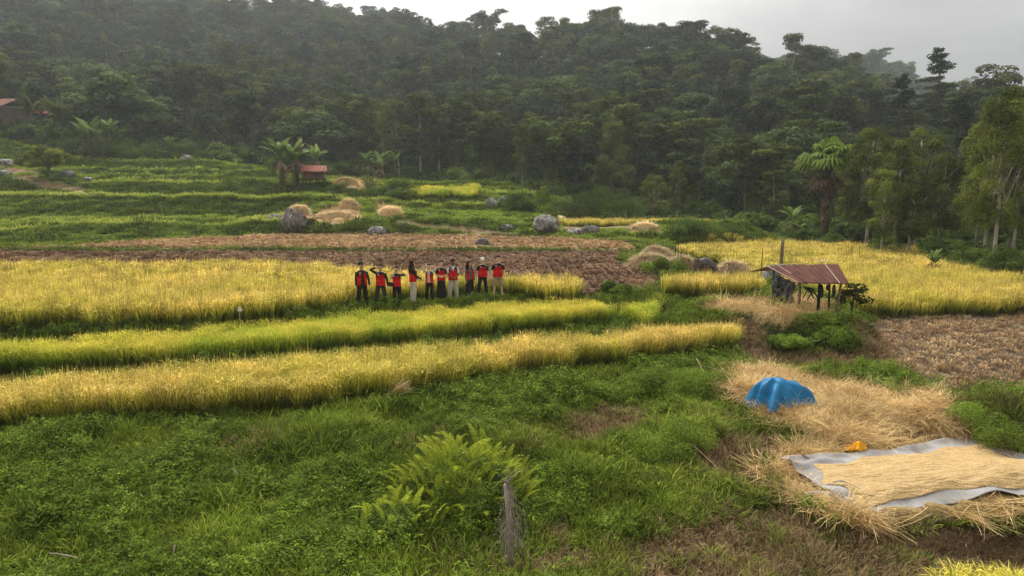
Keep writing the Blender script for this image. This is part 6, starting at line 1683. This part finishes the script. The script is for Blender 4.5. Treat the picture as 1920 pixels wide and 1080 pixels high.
    sb.loft([(0, 0, .90, .158 * k + g, .105 + g), (0, 0, 1.03, .140 * k + g, .095 + g), (0, 0, 1.20, .155 * k + g, .102 + g), (0, .005, 1.33, .166 * k + g, .096 + g), (0, .01, 1.385, .12 * k + g, .07 + g), (0, .012, 1.43, .05 + g, .045 + g)], 24)
    for (sh_, el_, wr) in A2:
        if sleeve == 'short': P = [sh_, sh_.lerp(el_, .4), sh_.lerp(el_, .78)]; rr2 = [.054 * k, .060 * k, .060 * k]
        else: P = [sh_, sh_.lerp(el_, .5), el_, el_.lerp(wr, .5), el_.lerp(wr, .96)]; rr2 = [.054 * k, .054 * k, .05 * k, .044 * k, .036 * k]
        sb.tube([tuple(q) for q in P], rr2, 12)
    link('shirt', fuse(sb, .010, [shirt], 3), root)
    # field vest: red with black shoulders, chest pockets and a white badge
    vb = MB(); g = .036
    vb.loft([(0, 0, .87, .168 * k + g, .108 + g), (0, 0, .97, .155 * k + g, .10 + g), (0, 0, 1.08, .148 * k + g, .097 + g), (0, 0, 1.21, .156 * k + g * .8, .103 + g), (0, .005, 1.33, .158 * k + g * .7, .098 + g * .8), (0, .01, 1.385, .13 * k + g * .3, .07 + g * .6), (0, .012, 1.42, .07 + g * .3, .05 + g * .4)], 28)
    for s_ in (-1, 1): vb.box((s_ * .085, -.118 - .022, 1.255), (.085, .022, .085)); vb.box((s_ * .09, -.118 - .018, 1.02), (.11, .03, .12))
    def vc(c):
        fr_ = c.y < -.05
        if fr_ and abs(c.x + .082) < .022 and abs(c.z - 1.325) < .014: return 2
        if c.z > 1.345 or (abs(c.x) > .135 * k and c.z > 1.19): return 1
        if c.z > 1.305: return 1 if not (fr_ and abs(abs(c.x) - .085) < .042 and c.z < 1.31) else 0
        if fr_ and (abs(c.z - 1.205) < .007 or abs(c.x) < .007 or (c.z > 1.2 and abs(abs(c.x) - .13) < .006)): return 1
        if fr_ and abs(c.z - 1.30) < .006: return 1
        return 0
    cut = None
    if vest == 'open': cut = lambda c: c.y < 0 and abs(c.x + .0) < .035 + (1.42 - c.z) * .09
    if vest == 'vneck': cut = lambda c: c.y < 0 and abs(c.x) < max(0, (c.z - 1.22)) * .35 + .0
    link('vest', fuse(vb, .010, [M_red, M_blk, M_badge], 2, vc, cut), root)
    # lower clothes
    bmat = bmat or M_blk; tb_ = MB()
    tb_.loft([(0, .01, .84, .16, .12), (0, .01, .93, .172, .122), (0, 0, 1.0, .155, .108)], 24)
    if bottom == 'skirt': tb_ = MB(); tb_.loft([(0, .0, .10, .225 * wide, .17), (0, .0, .45, .20 * wide, .155), (0, .01, .75, .178, .135), (0, .01, .93, .170, .12), (0, 0, 1.0, .15, .105)], 28)
    else:
        for hip, knee, ank in L_:
            if bottom == 'shorts': P = [hip, hip.lerp(knee, .5), hip.lerp(knee, .98)]; rr2 = [.105, .100, .098]
            else: P = [hip, hip.lerp(knee, .5), knee, knee.lerp(ank, .5), ank + V3(0, 0, .0)]; rr2 = [.105, .092 * (1 + (wide - 1) * .5), .078 * wide, .072 * wide, .066 * wide]
            tb_.tube([tuple(q) for q in P], rr2, 14)
    link({'skirt': 'skirt', 'shorts': 'shorts'}.get(bottom, 'trousers'), fuse(tb_, .011, [bmat], 3), root)
    if shoes:
        for hip, knee, ank in L_:
            q = MB(); q.tube([tuple(ank + V3(0, .045, -.03)), tuple(ank + V3(0, -.05, -.04)), tuple(ank + V3(0, -.18, -.052))], [.046, .047, .036], 10, sq=.8); link('shoe', fuse(q, .01, [M_shoe], 2), root)
    if extra: extra(root)
    return root
down = lambda s_, dx=.06, fy=-.03: ((s_ * (.20 + dx), .03, 1.08), (s_ * (.19 + dx), fy - .04, .83), (0, -.1, -1), (-s_, 0, 0), .35)
L0, R0 = down(-1), down(1)
person(680, 580, 492.5, .45, 'person in dark olive cap with an open red vest over dark olive sleeves', [down(-1, .03), down(1, .08)], hair='darkcap', shirt=M_olive, sleeve='long', vest='open', head_yaw=.5, legs=.10)
person(715, 578, 497, .15, 'person in black long sleeves shading the brow with one raised hand', [((-.44, -.02, 1.43), (-.17, -.12, 1.60), (1, -.05, .25), (0, -.3, -1), .15), down(1, .10)], sleeve='long', hair='short', bmat=plain('charcoal trousers', (.05, .04, .04)), legs=.16)
def bag(root):
    b = empty('shoulder_bag', root.location + Vector((-.22, -.13, .85)), 0, 'small dark shoulder bag on the hip of the shortest person', 'bag')
    MB().box((0, 0, 0), (.24, .07, .16), ry=.15).obj('pouch', M_bag, b); MB().tube([(-.05, 0, .08), (.06, -.02, .28), (.22, .02, .50), (.30, .10, .52)], .010, 6).obj('strap', M_bag, b)
person(745, 576, 501, .0, 'shortest person holding both hands up beside the face', [((-.27, -.05, 1.20), (-.10, -.17, 1.40), (.1, .05, 1), (1, .3, 0), .3), ((.42, -.02, 1.28), (.24, -.08, 1.50), (-.85, 0, .45), (0, -1, -.3), .2)], skin=M_skinl, hair='bun', female=True, shirt=M_blk, vest='vneck', legs=.05, extra=bag)
person(775, 573, 490, 1.9, 'person with long black hair in white wide trousers turned sideways', [((-.22, -.10, 1.10), (-.20, -.32, .98), (0, -1, -.5), (0, 0, -1), .3), ((.22, -.06, 1.10), (.20, -.24, .95), (0, -1, -.4), (0, 0, -1), .3)], hair='long', female=True, sleeve='long', bmat=M_lgrey, wide=1.45, legs=.04, shoes=False)
person(806, 571, 497, -.1, 'person with both arms raised and hands cupped over the forehead', [((-.38, -.03, 1.50), (-.13, -.15, 1.66), (1, -.3, -.05), (0, -.6, -1), .2), ((.38, -.03, 1.50), (.13, -.15, 1.66), (-1, -.3, -.05), (0, -.6, -1), .2)], skin=M_skinl, hair='short', female=True, shirt=M_wht, vest='open', legs=.07)
person(828, 568, 490, .15, 'person with tied hair and hands at the waist in a long black skirt', [((-.27, .02, 1.10), (-.05, -.17, 1.06), (1, -.2, 0), (0, 1, 0), .4), ((.27, .02, 1.10), (.06, -.17, 1.03), (-1, -.2, 0), (0, 1, 0), .4)], skin=M_skinl, hair='bun', female=True, shirt=M_blk, bottom='skirt', shoes=False, vest='vneck')
person(850, 565, 487, .2, 'dark skinned person in a white shirt and light grey trousers with clasped hands', [((-.26, .02, 1.10), (-.06, -.19, .98), (1, -.1, -.2), (0, 1, 0), .4), ((.26, .02, 1.10), (.07, -.19, .97), (-1, -.1, -.2), (0, 1, 0), .4)], skin=plain('dark brown skin', (.22, .115, .075), rough=.5), hair='thick', shirt=M_wht, bmat=M_lgrey, wide=1.15, vest='vneck', legs=.09, head_yaw=.3)
person(881, 562, 491, .5, 'long haired person in grey shirt and open red vest looking to the side', [down(-1, .02), down(1, .03)], skin=M_skin, hair='long', female=True, shirt=M_grey, sleeve='long', vest='open', bottom='skirt', wide=.95, shoes=False, head_yaw=.4)
person(905, 560.5, 484.5, .1, 'person in a white cap and black trousers standing second in the line', [down(-1), down(1)], skin=M_skinl, hair='cap', shirt=M_blk, legs=.12)
person(934, 561, 481, .05, 'tall person in khaki shorts with bare legs', [down(-1, .08), down(1, .08)], skin=M_skinl, hair='thick', shirt=M_blk, bottom='shorts', bmat=M_khaki, legs=.12)
for o in list(tmps.collection.objects): bpy.data.objects.remove(o)
bpy.data.scenes.remove(tmps)

# ------------------------------------------------------------------ the air
hz = mat('valley air'); t = hz.node_tree; o = N(t, 'ShaderNodeOutputMaterial'); pv = N(t, 'ShaderNodeVolumePrincipled')
pv.inputs['Color'].default_value = (.86, .93, 1.0, 1); pv.inputs['Density'].default_value = .00042; pv.inputs['Anisotropy'].default_value = .35
t.links.new(pv.outputs[0], o.inputs['Volume'])
zmin = float(Z.min()) if 0 else -42.0
V = [(x, y, z_) for x in (-1250, 1250) for y in (-60, 850) for z_ in (zmin, 235)]
mb = MB(); mb.add(V, [(0, 1, 3, 2), (4, 6, 7, 5), (0, 4, 5, 1), (2, 3, 7, 6), (0, 2, 6, 4), (1, 5, 7, 3)])
tag(mb.obj('haze', hz), 'thin pale haze hanging in the valley air', 'haze', kind='stuff')
